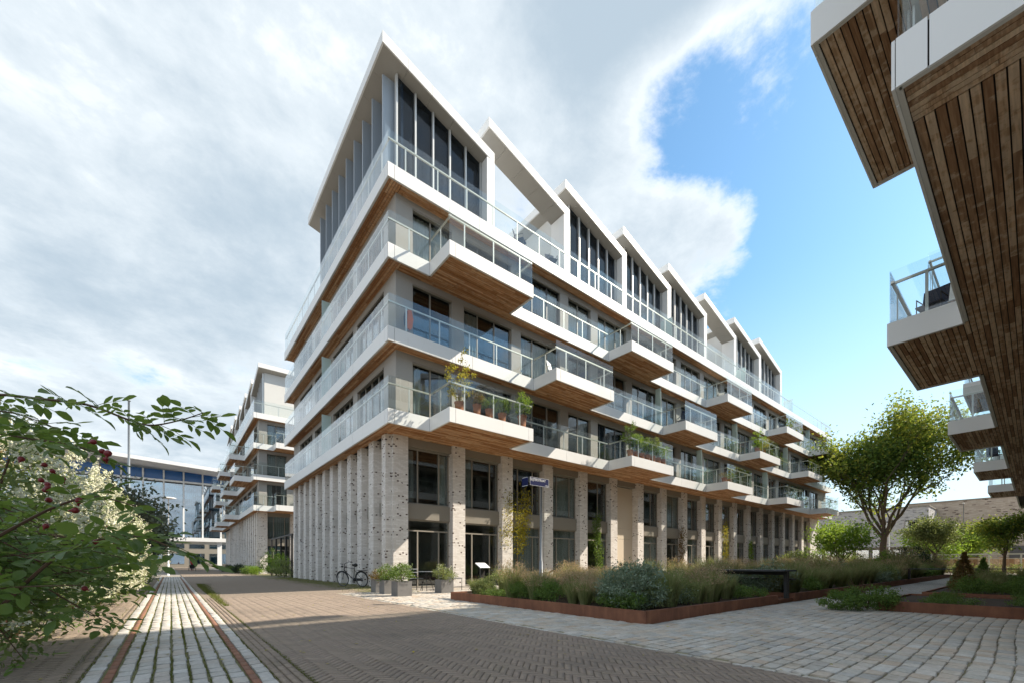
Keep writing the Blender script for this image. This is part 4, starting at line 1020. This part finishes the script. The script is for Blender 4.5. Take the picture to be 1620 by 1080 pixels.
def slat_bench(x, y, rz, label, L=1.5):
    r = empty('metal_bench', (x, y, 0), label, 'bench', None, (0, 0, rz)); 
    for sx in (-L / 2 + .05, L / 2 - .05):
        mb = MB(); mb.tube([(sx, -.22, 0), (sx, -.22, .44), (sx, .2, .44), (sx, .26, .85)], .014, 6); mb.tube([(sx, .2, .44), (sx, .24, 0)], .014, 6); mb.build('leg', M['dark_metal'], r, local=True)
    for k in range(4): mb = MB(); mb.box(-L / 2, L / 2, -.22 + .11 * k, -.14 + .11 * k, .455, .475); mb.build('seat_slat', M['steel'], r, local=True)
    for k in range(3): mb = MB(); mb.tube([(-L / 2, .21 + .018 * k, .56 + .12 * k), (L / 2, .21 + .018 * k, .56 + .12 * k)], .012, 6); mb.build('back_rail', M['steel'], r, local=True)
slat_bench(6.55, 14.4, 0, 'grey metal slatted bench between the pots before the glass doors', 1.4)
slat_bench(8.35, 14.2, R(90), 'grey metal slatted bench at the end of the corten planter', 1.2)
tb_ = empty('bistro_table', (7.4, 14.2, 0), 'small grey metal table between the two slatted benches', 'table')
mb = MB(); mb.tube([(0, 0, .70), (0, 0, .72)], .35, 20); mb.build('table_top', M['steel'], tb_, local=True)
for a in (0, 2.1, 4.2): mb = MB(); mb.tube([(.28 * math.cos(a), .28 * math.sin(a), 0), (.03 * math.cos(a), .03 * math.sin(a), .70)], .012, 6); mb.build('leg', M['dark_metal'], tb_, local=True)
ip = empty('information_post', (7.05, 10.12, .17), 'dark steel information post with tilted panel at the planter corner', 'post')
mb = MB(); mb.box(-.07, .07, -.04, .04, 0, .72); mb.build('post', M['dark_metal'], ip, local=True)
mb = MB(); mb.prism([(-.17, -.16, .70), (.17, -.16, .70), (.17, .12, .84), (-.17, .12, .84)], [(-.17, -.17, .72), (.17, -.17, .72), (.17, .11, .86), (-.17, .11, .86)]); mb.build('panel', M['white'], ip, local=True)
# street name sign on its pole
sg = empty('street_sign', (7.80, 8.42, .17), 'blue street name sign on a grey steel pole rising from the planting', 'sign')
mb = MB(); mb.tube([(0, 0, -.1), (0, 0, .9), (0, 0, .92), (0, 0, 3.12)], [.055, .050, .034, .032], 12); mb.build('pole', M['steel'], sg, True, local=True)
def plate(y0, x0, x1, z0, z1, nm='name_plate'):
    mb = MB(); mb.box(x0, x1, y0, y0 + .006, z0, z1); p_ = mb.build(nm, M['blue_sign'], sg, local=True); e = MB(); w_ = .005
    for a in ((x0, x1, z0, z0 + w_), (x0, x1, z1 - w_, z1), (x0, x0 + w_, z0 + w_, z1 - w_), (x1 - w_, x1, z0 + w_, z1 - w_)): e.box(a[0], a[1], y0 - .002, y0 - .0003, a[2], a[3])
    e.build('white_border', M['white'], p_, local=True); return p_
pl_ = plate(-.05, -.44, .24, 2.91, 3.13)
def text(body, size, loc, parent, mat, name='lettering', rot=(R(90), 0, 0), sx=1.0):
    cu = bpy.data.curves.new(name, 'FONT'); cu.body = body; cu.size = size; cu.extrude = .0006; cu.materials.append(mat); cu.align_x = 'LEFT'
    t = bpy.data.objects.new('lettering_source', cu); COL.objects.link(t); me = bpy.data.meshes.new_from_object(t.evaluated_get(bpy.context.evaluated_depsgraph_get()))
    bpy.data.objects.remove(t); bpy.data.curves.remove(cu); o = link(name, me, loc, parent, rot); o.scale = (sx, 1, 1); return o
text('SLIJTERSTRAAT', .098, (7.80 - .435, 8.42 - .0525, .17 + 3.035), pl_, M['white'], sx=.84)
text('WEST', .05, (7.80 + .11, 8.42 - .0525, .17 + 2.925), pl_, M['white'])
mb = MB(); mb.box(-.506, -.500, -.04, .20, 2.88, 3.12); p2 = mb.build('name_plate', M['blue_sign'], sg, local=True)
e = MB(); e.box(-.5085, -.5065, -.03, .19, 2.888, 2.896); e.box(-.5085, -.5065, -.03, .19, 3.104, 3.112); e.build('white_border', M['white'], p2, local=True)
# picnic table
pt_ = empty('picnic_table', (12.45, 5.05, 0), 'long dark steel table with a bench in the gap between the planters', 'table')
for k in range(5): box('table_slat', 12.0 + .19 * k, 12.18 + .19 * k, 4.0, 6.15, .80, .84, M['dark_metal'], pt_)
for y in (4.15, 5.95): box('leg', 12.58, 12.74, y - .04, y + .04, .05, .798, M['dark_metal'], pt_)
box('beam', 12.60, 12.72, 4.192, 5.908, .70, .797, M['dark_metal'], pt_)
for y in (4.5, 5.6): box('bench_leg', 13.32, 13.42, y - .03, y + .03, .1, .55, M['dark_metal'], pt_)
box('bench_seat', 13.2, 13.55, 4.2, 5.9, .552, .592, M['dark_metal'], pt_)
for x, y, L_, lb in ((29.5, 3.2, 2.2, 'dark low table far along the planted path'), (33.0, .9, 2.6, 'dark slatted table beside the second planter, far right')):
    t_ = empty('low_table', (x, y, 0), lb, 'table', 'tables along the planted path')
    for k in range(4): box('table_slat', x - .38 + .19 * k, x - .20 + .19 * k, y - L_ / 2, y + L_ / 2, .72, .76, M['dark_metal'], t_)
    for yy_ in (y - L_ / 2 + .2, y + L_ / 2 - .2): box('leg', x - .12, x + .1, yy_ - .04, yy_ + .04, 0, .718, M['dark_metal'], t_)
for x, y, lb in ((22.5, 4.5, 'dark steel bollard post standing in the far planter, nearer one'), (27.0, 4.6, 'dark steel bollard post standing in the far planter, farther one')):
    b_ = empty('bollard', (x, y, .17), lb, 'bollard'); mb = MB(); mb.box(-.07, .07, -.07, .07, 0, .62); mb.build('post', M['dark_metal'], b_, local=True); mb = MB(); mb.box(-.08, .08, -.08, .08, .621, .66); mb.build('cap', M['dark_metal'], b_, local=True)

# ------------------------------------------------------------------ bicycles
def bicycle_proto():
    r = empty('bicycle', (0, 0, 0), 'black bicycle', 'bicycle'); W = .34
    def ring(cx_, rad, tr, n=28, sides=6): m_ = MB(); m_.tube([(cx_ + rad * math.cos(2 * math.pi * i / n), 0, W + rad * math.sin(2 * math.pi * i / n)) for i in range(n)], tr, sides, True); return m_
    for cx_ in (-.54, .54):
        wh = ring(cx_, W - .018, .018).build('wheel', M['rubber'], r, True, local=True)
        ring(cx_, W - .042, .009).build('rim', M['steel'], wh, True, local=True)
        s_ = MB()
        for k in range(14): a = 2 * math.pi * k / 14; s_.tube([(cx_, 0, W), (cx_ + (W - .04) * math.cos(a), 0, W + (W - .04) * math.sin(a))], .0016, 3)
        s_.tube([(cx_, -.04, W), (cx_, .04, W)], .02, 8); s_.build('spokes', M['steel'], wh, local=True)
        f_ = MB(); f_.tube([(cx_ + (W + .015) * math.cos(R(a)), 0, W + (W + .015) * math.sin(R(a))) for a in range(10, 181, 10)], .018, 5); f_.build('mudguard', M['black'], r, True, local=True)
    fr = MB(); bb = (-.08, 0, .30); st_t = (-.20, 0, .80); hd = (.36, 0, .86); hd2 = (.395, 0, .74)
    for a, b_, rd in ((bb, st_t, .016), (bb, hd2, .019), (st_t, hd, .015), (bb, (-.54, 0, W), .011), ((-.19, 0, .74), (-.54, 0, W), .010), (hd2, (.54, 0, W), .013), (hd, hd2, .02), ((-.2, 0, .8), (-.225, 0, .93), .013), (hd, (.335, 0, 1.0), .013)): fr.tube([a, b_], rd, 7)
    fr.build('frame', M['black'], r, True, local=True)
    h_ = MB(); h_.tube([(.15, -.29, 1.02), (.30, -.27, 1.06), (.36, -.12, 1.03), (.335, 0, 1.0), (.36, .12, 1.03), (.30, .27, 1.06), (.15, .29, 1.02)], .012, 6); h_.build('handlebar', M['dark_metal'], r, True, local=True)
    s_ = MB(); s_.tube([(-.36, 0, .95), (-.30, 0, .955), (-.2, 0, .95), (-.10, 0, .945)], [.05, .085, .06, .02], 8); sd = s_.build('saddle', M['rubber'], r, True, local=True)
    c_ = MB(); c_.box(-.86, -.36, -.06, .06, .715, .73); c_.tube([(-.8, .05, .715), (-.56, .05, W)], .006, 4); c_.tube([(-.8, -.05, .715), (-.56, -.05, W)], .006, 4); c_.build('carrier', M['black'], r, local=True)
    c_ = MB(); c_.tube([(-.08, -.05, .30), (-.08, -.055, .30)], .09, 14); c_.box(-.54, -.08, -.055, -.035, .26, .37); c_.build('chain_case', M['black'], r, local=True)
    for s2 in (1, -1): p_ = MB(); p_.tube([(-.08, 0, .30), (-.08, -.09 * s2, .30), (-.08 + .13 * s2, -.09 * s2, .22)], .008, 5); p_.box(-.12 + .13 * s2, -.03 + .13 * s2, -.17 * s2, -.095 * s2, .205, .225); p_.build('pedal_crank', M['dark_metal'], r, local=True)
    l_ = MB(); l_.tube([(.43, 0, .90), (.50, 0, .90)], [.025, .045], 8); l_.build('headlight', M['black'], r, True, local=True)
    return r
bk = bicycle_proto(); bk.location = (6.20, 18.75, 0); ORG[bk.name] = bk.location.copy(); bk.rotation_euler = (R(-9), 0, R(118))
bk['label'] = 'black bicycle leaning against the white brick fins on the shaded side'
for x, y, rz, lb in ((25.6, 13.6, 12, 'bicycle parked before the glass door right of the beige entrance'), (26.0, 11.6, 200, 'dark bicycle parked behind the tall grasses, first of the pair'), (28.2, 11.4, 170, 'dark bicycle parked behind the tall grasses, second of the pair'), (14.2, 13.9, 95, 'bicycle parked below the yellow climber'), (18.4, 13.9, 70, 'bicycle parked left of the green climber')):
    c = copy_tree(bk, (x, y, 0), (0, 0, R(rz))); c['label'] = lb; c['group'] = 'bicycles parked along the facade'
bk['group'] = 'bicycles parked along the facade'

# ------------------------------------------------------------------ things on the balconies
def chair(x, y, z, rz, label, mat='white'):
    r = empty('balcony_chair', (x, y, z), label, 'chair', 'chairs on the balconies', (0, 0, rz))
    mb = MB(); mb.box(-.24, .24, -.22, .22, .42, .45); mb.build('seat', M[mat], r, local=True)
    mb = MB(); mb.prism([(-.24, .2, .5), (.24, .2, .5), (.24, .32, .98), (-.24, .32, .98)], [(-.24, .225, .5), (.24, .225, .5), (.24, .345, .98), (-.24, .345, .98)]); mb.build('backrest', M[mat], r, local=True)
    for sx in (-.22, .22):
        for sy in (-.2, .2): mb = MB(); mb.tube([(sx, sy * 1.1, 0), (sx, sy, .42)], .013, 5); mb.build('leg', M['dark_metal'], r, local=True)
        mb = MB(); mb.tube([(sx, -.2, .42), (sx, -.2, .63), (sx, .24, .65)], .013, 5); mb.build('armrest', M['dark_metal'], r, local=True)
def plant_pot(x, y, z, rad, h, label, leaf, n, ph, pr, size=.06):
    r = empty('potted_plant', (x, y, z), label, 'potted plant', 'potted plants on the balconies'); mb = MB()
    mb.tube([(0, 0, 0), (0, 0, h * .9), (0, 0, h * .9), (0, 0, h)], [rad * .7, rad * .95, rad * 1.05, rad * 1.05], 14); mb.build('pot', M['terracotta'], r, True, local=True)
    mb = MB()
    for k in range(5): a = random.uniform(0, 6.28); mb.tube([(0, 0, h * .9), (math.cos(a) * pr * .3, math.sin(a) * pr * .3, h + ph * .5), (math.cos(a) * pr * .6, math.sin(a) * pr * .6, h + ph * .9)], [.012, .009, .004], 4)
    mb.build('stems', M['stem'], r, local=True)
    q = clumps(n, (0, 0, h + ph * .55), (pr, pr, ph * .5), 30, .07, .8, .25); tag(link('foliage', leafmesh(q, size, M[leaf], 'foliage', .3, .5, .2, .1), (x, y, z), r), kind='stuff')
T2, T3, T4, T5 = (LV[k] + FH for k in range(4))
plant_pot(8.75, 14.1, T2, .2, .4, 'small yellow-leaved tree in a pot on the lowest corner balcony', 'l_yellow', 900, 1.9, .55, .10)
plant_pot(9.5, 14.0, T2, .17, .45, 'red-leaved potted plant on the lowest corner balcony', 'l_red', 600, .5, .3)
plant_pot(10.1, 14.0, T2, .17, .4, 'potted green plant third from the yellow tree', 'l_green', 600, .5, .3)
plant_pot(10.8, 14.05, T2, .18, .4, 'potted trailing green plant on the lowest corner balcony', 'l_green', 800, .6, .36)
plant_pot(11.9, 14.05, T2, .2, .55, 'bright green bushy plant in a tall pot at the end of the corner balcony', 'l_lime', 1300, .95, .36)
for k in range(7): plant_pot(19.75 + .55 * k, 14.1, T2, .17, .4, ['tall green', 'bushy lime', 'dark green', 'leafy green', 'yellowish', 'spreading green', 'low lime'][k] + ' potted plant along the second lowest balcony', ['l_green', 'l_lime', 'l_green', 'l_green', 'l_olive', 'l_green', 'l_lime'][k], 1000, [1.5, .9, 1.1, .8, 1.2, .9, .7][k], .40, .075)
plant_pot(37.0, 14.2, T3, .2, .4, 'tall yellow-green plant on the third middle balcony', 'l_lime', 900, 1.6, .55, .10); plant_pot(37.9, 14.1, T3, .2, .4, 'yellowish bushy plant on the third middle balcony', 'l_yellow', 700, 1.1, .5, .09)
plant_pot(31.2, 14.2, T2, .2, .35, 'rusty potted plant on the third lowest balcony', 'l_red', 500, .4, .35); plant_pot(32.0, 14.2, T2, .2, .35, 'green potted plant on the third lowest balcony', 'l_green', 500, .4, .35)
plant_pot(44, 14.2, T4, .2, .35, 'green potted plant on an upper balcony far along', 'l_green', 500, .6, .35); plant_pot(54.5, 14.2, T4, .2, .35, 'green potted plant on the last upper balcony', 'l_green', 500, .7, .4)
chair(9.2, 14.9, T4, R(40), 'green-seated chair on the top corner balcony', 'mint'); chair(14.6, 14.8, T3, R(20), 'white chair on the first middle balcony'); chair(16.4, 14.6, T3, R(-60), 'dark chair on the first middle balcony', 'navy')
chair(31.6, 14.6, T4, R(30), 'white chair on the third upper balcony'); chair(26.2, 14.7, T3, R(160), 'dark chair on the second middle balcony', 'navy'); chair(43.2, 14.5, T4, R(20), 'dark chair on the fourth upper balcony', 'navy'); chair(49, 14.5, T3, R(20), 'dark chair on the last middle balcony', 'navy')
chair(13.95 + .6, 1.62, T2, R(-100), 'dark fabric chair on the nearest low balcony overhead', 'navy'); chair(37.4, 1.6, T2, R(-80), 'dark chair on the distant balcony overhead', 'navy'); chair(13.2, 15.7, T5, R(30), 'dark chair on the open roof terrace', 'navy'); chair(15.3, 15.7, T5, R(-20), 'second dark chair on the open roof terrace', 'navy')
cl = empty('hanging_jacket', (7.38, 15.55, T3), 'orange jacket hung over the rail at the corner of the middle floor', 'jacket')
q = [(-.10, 0, 1.0), (.05, 0, 1.04), (.14, .02, .72), (.10, .03, .40), (.02, .03, .28), (-.08, .02, .33), (-.12, .02, .6)]
mb = MB(); mb.prism(q, [(x, y + .07, z) for x, y, z in q]); mb.build('body', M['orange'], cl, local=True); mb = MB(); mb.tube([(-.16, .03, .95), (-.21, .04, .7), (-.2, .05, .4)], [.05, .055, .04], 7); mb.build('sleeve', M['navy'], cl, True, local=True)

# ------------------------------------------------------------------ buildings and street things in the distance
gb = empty('glass_building', (-9, 105, 0), 'tall glass-fronted building bridging the far end of the road', 'building')
box('underside', -40, 8.4, 99, 114, 5.2, 5.9, M['panel'], gb)
for k in range(16):
    x = 7.6 - 2.86 * k; box('mullion', x - .12, x + .12, 99.3, 99.9, 5.5, 16.0, M['white'], gb)
    box('glass_panel', x - 2.72, x - .14, 99.9, 99.95, 5.92, 15.8, M['pane_far'], gb); box('blue_panel', x - 2.72, x - .14, 99.9, 99.95, 16.3, 18.1, M['bluepanel'], gb)
    m2 = MB(); c0, c1 = x - 2.6, x - 2.6 + random.choice([1.2, 1.6, 2.3]); n = 14
    m2.poly([(c0 + (c1 - c0) * i / n, 100.4 + .08 * (i % 2), 6.2) for i in range(n + 1)] + [(c0 + (c1 - c0) * i / n, 100.4 + .08 * (i % 2), 15.6) for i in range(n + 1)], [(i, i + 1, n + 2 + i, n + 1 + i) for i in range(n)]); m2.build('curtain', M['curtain'], gb)
    box('upper_mullion', x - .1, x + .1, 99.6, 99.9, 16.31, 18.1, M['white'], gb)
box('band', -40, 8.0, 99.2, 99.89, 16.0, 16.3, M['white'], gb); box('back_wall', -40, 8, 107, 107.3, 5.9, 18, M['interior'], gb)
mb = MB(); mb.prism([(-40, 94, 20.4), (8.6, 94, 17.7), (8.6, 94, 18.3), (-40, 94, 21.0)], [(-40, 116, 19.4), (8.6, 116, 17.9), (8.6, 116, 18.5), (-40, 116, 20.0)]); mb.build('roof', M['panel'], gb)
for x in (7.4, -4, -16): box('column', x - .35, x + .35, 99.5, 100.2, 0, 5.2, M['white'], gb)
box('stair_core', 8.41, 22, 99.5, 114, -.02, 16, M['pane_far'], gb)
wb = empty('office_building', (0, 150, 0), 'white office building seen under the glass building at the end of the road', 'building')
box('wall', -30, 30, 150, 165, 0, 14, M['taupe'], wb)
for j in range(3):
    for i in range(12): box('window', -28 + 4.6 * i, -24.6 + 4.6 * i, 149.9, 149.99, 1.0 + 4.4 * j, 3.9 + 4.4 * j, M['pane_far'], wb)
sb = empty('brick_building', (103, 0, 0), 'long sandy brick building with blank upper wall behind the trees', 'building')
box('wall', 95, 110, -30, 13.3, 0, 10.75, M['brick_far'], sb); box('coping', 94.9, 110.1, -30.1, 13.4, 10.751, 10.9, M['taupe'], sb); box('string_course', 94.94, 94.995, -30, 13.3, 6.0, 6.15, M['taupe'], sb)
for i in range(7): box('window', 94.9, 94.96, 10.5 - 5 * i, 12.5 - 5 * i, .8, 3.6, M['frame_dark'], sb)
gy = empty('grey_building', (94, 28, 0), 'grey brick building with tall dark windows behind the broadleaf tree', 'building')
box('wall', 87, 101, 10.0, 46, 3.6, 9.5, M['brick_grey'], gy); box('base', 87.6, 101, 10.3, 46, 0, 3.599, M['taupe'], gy); box('coping', 86.9, 101.1, 9.9, 46.1, 9.501, 9.7, M['taupe'], gy)
for i in range(9):
    wd_ = [1.6, .5, .5, 1.9][i % 4]; y = 11.0 + 3.4 * i; wn = box('window', 86.93, 86.99, y, y + wd_, 5.3, 7.6, M['frame_dark'], gy); box('pane', 86.90, 86.925, y + .07, y + wd_ - .07, 5.37, 7.53, M['pane_far'], wn)
for i in range(16): wn = box('shop_window', 87.53, 87.59, 10.6 + 2.1 * i, 12.4 + 2.1 * i, .3, 3.3, M['frame_dark'], gy); box('pane', 87.50, 87.525, 10.7 + 2.1 * i, 12.3 + 2.1 * i, .4, 3.2, M['pane_far'], wn)
wf = empty('white_fence', (65, 2, 0), 'long white rail fence before the sandy brick building', 'fence')
box('top_rail', 64.95, 65.05, -8, 9.6, 1.92, 2.05, M['white'], wf); box('mid_rail', 64.96, 65.04, -8, 9.6, 1.5, 1.56, M['white'], wf)
for k in range(9): box('post', 64.93, 65.07, -7.5 + 2.1 * k, -7.38 + 2.1 * k, 0, 1.92, M['white'], wf)
df = empty('timber_fence', (67, 2, 0), 'dark brown timber fence behind the white rail fence', 'fence')
for k in range(60): box('board', 67, 67.04, -9 + .36 * k, -8.66 + .36 * k, 0, random.uniform(1.55, 1.7), M['wood_old'], df)
q = clumps(3500, (0, 0, .5), (.7, 6.5, .5), 120, .18, .6, .2)
shrub('hedge', 'low yellow-green hedge between the fences at the far right', (63, 2.5, 0), [('foliage', 'l_olive', q, .16, .5, 0)], None, 5, 'hedge')
def lamp(label, x, y, h, head='disc', mat='white', r0=.06):
    r = empty('street_lamp', (x, y, 0), label, 'street lamp', 'street lamps'); mb = MB(); mb.tube([(0, 0, 0), (0, 0, 1.0), (0, 0, 1.01), (0, 0, h)], [r0 * 1.4, r0 * 1.3, r0, r0 * .7], 10); mb.build('pole', M[mat], r, True, local=True)
    mb = MB()
    if head == 'disc': mb.tube([(0, 0, h), (0, 0, h + .05), (0, 0, h + .09)], [.5, .52, .3], 18)
    else: mb.box(-.45, .05, -.08, .08, h, h + .07)
    mb.build('lamp_head', M['white'], r, True, local=True)
lamp('slender lamp with a flat disc head before the glass building', -.15, 45, 6.4); lamp('white lamp post right of the broadleaf tree trunk', 72.5, 12.0, 7.5, 'arm'); lamp('thin lamp post behind the airy olive tree', 78, 5.8, 8.6, 'arm', 'steel')
fp = empty('flag_pole', (-3.0, 52.5, 0), 'tall blue-grey pole rising behind the cream-flowering shrubs', 'pole'); mb = MB(); mb.tube([(0, 0, 0), (0, 0, 8), (0, 0, 16.0)], [.12, .10, .08], 10); mb.build('mast', M['fin'], fp, True, local=True); mb = MB(); mb.tube([(0, 0, 16.0), (0, 0, 16.15)], [.16, .05], 10); mb.build('cap', M['steel'], fp, True, local=True)
# pergola with climbing plants beside the gap between the two blocks
pg = empty('pergola', (8.4, 37.5, 0), 'dark steel pergola fence overgrown with plants beside the second block', 'pergola')
for k in range(5): box('post', 6.9, 7.02, 34.4 + 2.0 * k, 34.52 + 2.0 * k, 0, 3.1, M['dark_metal'], pg)
box('beam', 6.9, 7.02, 34.3, 42.6, 3.101, 3.22, M['dark_metal'], pg); box('rail', 6.92, 7.0, 34.521, 42.4, 1.2, 1.26, M['dark_metal'], pg)
for i, (x, y, h, mt, lb) in enumerate(((6.6, 35.2, 1.4, 'l_olive', 'dry grassy bush at the foot of the pergola'), (6.7, 38.0, 2.0, 'l_lime', 'yellow-green bush climbing the pergola'), (6.7, 41, 2.2, 'l_green', 'green bush climbing the pergola'), (6.0, 44.5, .7, 'l_lime', 'low yellowish shrub where the second block starts'), (5.8, 48, .8, 'l_green', 'low green shrub before the second block'), (5.6, 53, 1.0, 'l_dark', 'dark spiky shrub before the second block'), (5.6, 58, .7, 'l_green', 'low green shrub far along the second block'), (5.5, 64, .9, 'l_dark', 'dark shrub at the far end of the second block'))):
    q = clumps(1700, (0, 0, h * .5), (h * .45 + .2, h * .5 + .6, h * .5), 40, .13, .7, .2); q = q[q[:, 2] > 0]; shrub('verge_shrub', lb, (x, y, 0), [('foliage', mt, q, .13, .4, 0)], 'shrubs along the far side of the road', 5, stem_h=h * .8)

# ------------------------------------------------------------------ person with a cargo bicycle far down the road
def person(loc, rz, label):
    r = empty('person', loc, label, 'person', None, (0, 0, rz))
    J = [((0, 0, .98), .13, .11), ((0, .03, 1.18), .14, .10), ((0, .07, 1.38), .17, .11), ((0, .10, 1.50), .06, .06), ((0, .12, 1.60), .085, .095), ((0, .12, 1.72), .07, .08),
         ((.17, .08, 1.40), .055, .055), ((.22, .26, 1.22), .045, .045), ((.20, .48, 1.16), .035, .035), ((.20, .56, 1.15), .04, .025),
         ((-.17, .08, 1.40), .055, .055), ((-.22, .26, 1.22), .045, .045), ((-.20, .48, 1.16), .035, .035), ((-.20, .56, 1.15), .04, .025),
         ((.10, .02, .90), .085, .085), ((.11, .10, .50), .06, .06), ((.11, .02, .09), .045, .05), ((.11, .14, .04), .04, .03),
         ((-.10, .02, .90), .085, .085), ((-.11, .0, .50), .06, .06), ((-.11, -.14, .09), .045, .05), ((-.11, -.02, .04), .04, .03)]
    E_ = [(0, 1), (1, 2), (2, 3), (3, 4), (4, 5), (2, 6), (6, 7), (7, 8), (8, 9), (2, 10), (10, 11), (11, 12), (12, 13), (0, 14), (14, 15), (15, 16), (16, 17), (0, 18), (18, 19), (19, 20), (20, 21)]
    me = bpy.data.meshes.new('body'); me.from_pydata([j[0] for j in J], E_, []); me.materials.append(M['red'])
    o = link('body', me, loc, r); md = o.modifiers.new('skin', 'SKIN'); md.use_smooth_shade = True
    for v, j in zip(me.skin_vertices[0].data, J): v.radius = (j[1], j[2]); v.use_root = False
    me.skin_vertices[0].data[0].use_root = True; o.modifiers.new('sub', 'SUBSURF').levels = 1
    mb = MB(); mb.tube([(0, .13, 1.64), (0, .11, 1.72), (0, .10, 1.80)], [.095, .10, .03], 9); mb.build('hair', M['hair'], r, True, local=True)
    mb = MB(); mb.tube([(0, .195, 1.55), (0, .20, 1.62), (0, .19, 1.70)], [.04, .055, .04], 8); mb.build('face', M['skin'], r, True, local=True)
    for s2 in (.105, -.105): mb = MB(); mb.tube([(s2, .03, .93), (s2, .08 if s2 > 0 else .0, .50), (s2, .02 if s2 > 0 else -.13, .12)], [.10, .075, .06], 8); mb.build('trouser_leg', M['navy'], r, True, local=True)
person((5.9 - 3.4, 79.2, 0), R(180), 'person in a red jacket walking behind a black cargo bicycle down the road')
cg = empty('cargo_bicycle', (2.45, 78.2, 0), 'black cargo bicycle with a box pushed far down the road', 'bicycle', None, (0, 0, R(180)))
mb = MB(); mb.prism([(-.3, .35, .35), (.3, .35, .35), (.3, 1.1, .35), (-.3, 1.1, .35)], [(-.36, .25, .85), (.36, .25, .85), (.36, 1.2, .85), (-.36, 1.2, .85)]); mb.build('box', M['black'], cg, local=True)
for sx, sy, rd in ((-.4, .7, .3), (.4, .7, .3), (0, -.6, .34)):
    mb = MB(); mb.tube([(sx, sy + rd * math.cos(2 * math.pi * i / 20), rd + .02 + rd * math.sin(2 * math.pi * i / 20)) for i in range(20)], .025, 6, True); mb.build('wheel', M['rubber'], cg, True, local=True)
mb = MB(); mb.tube([(0, .3, .5), (0, -.2, .35), (0, -.6, .36)], .025, 6); mb.tube([(0, -.2, .35), (0, -.35, .9)], .02, 6); mb.tube([(-.3, .1, 1.05), (.3, .1, 1.05)], .015, 6); mb.tube([(0, .2, .6), (0, .1, 1.05)], .02, 6); mb.build('frame', M['black'], cg, True, local=True)
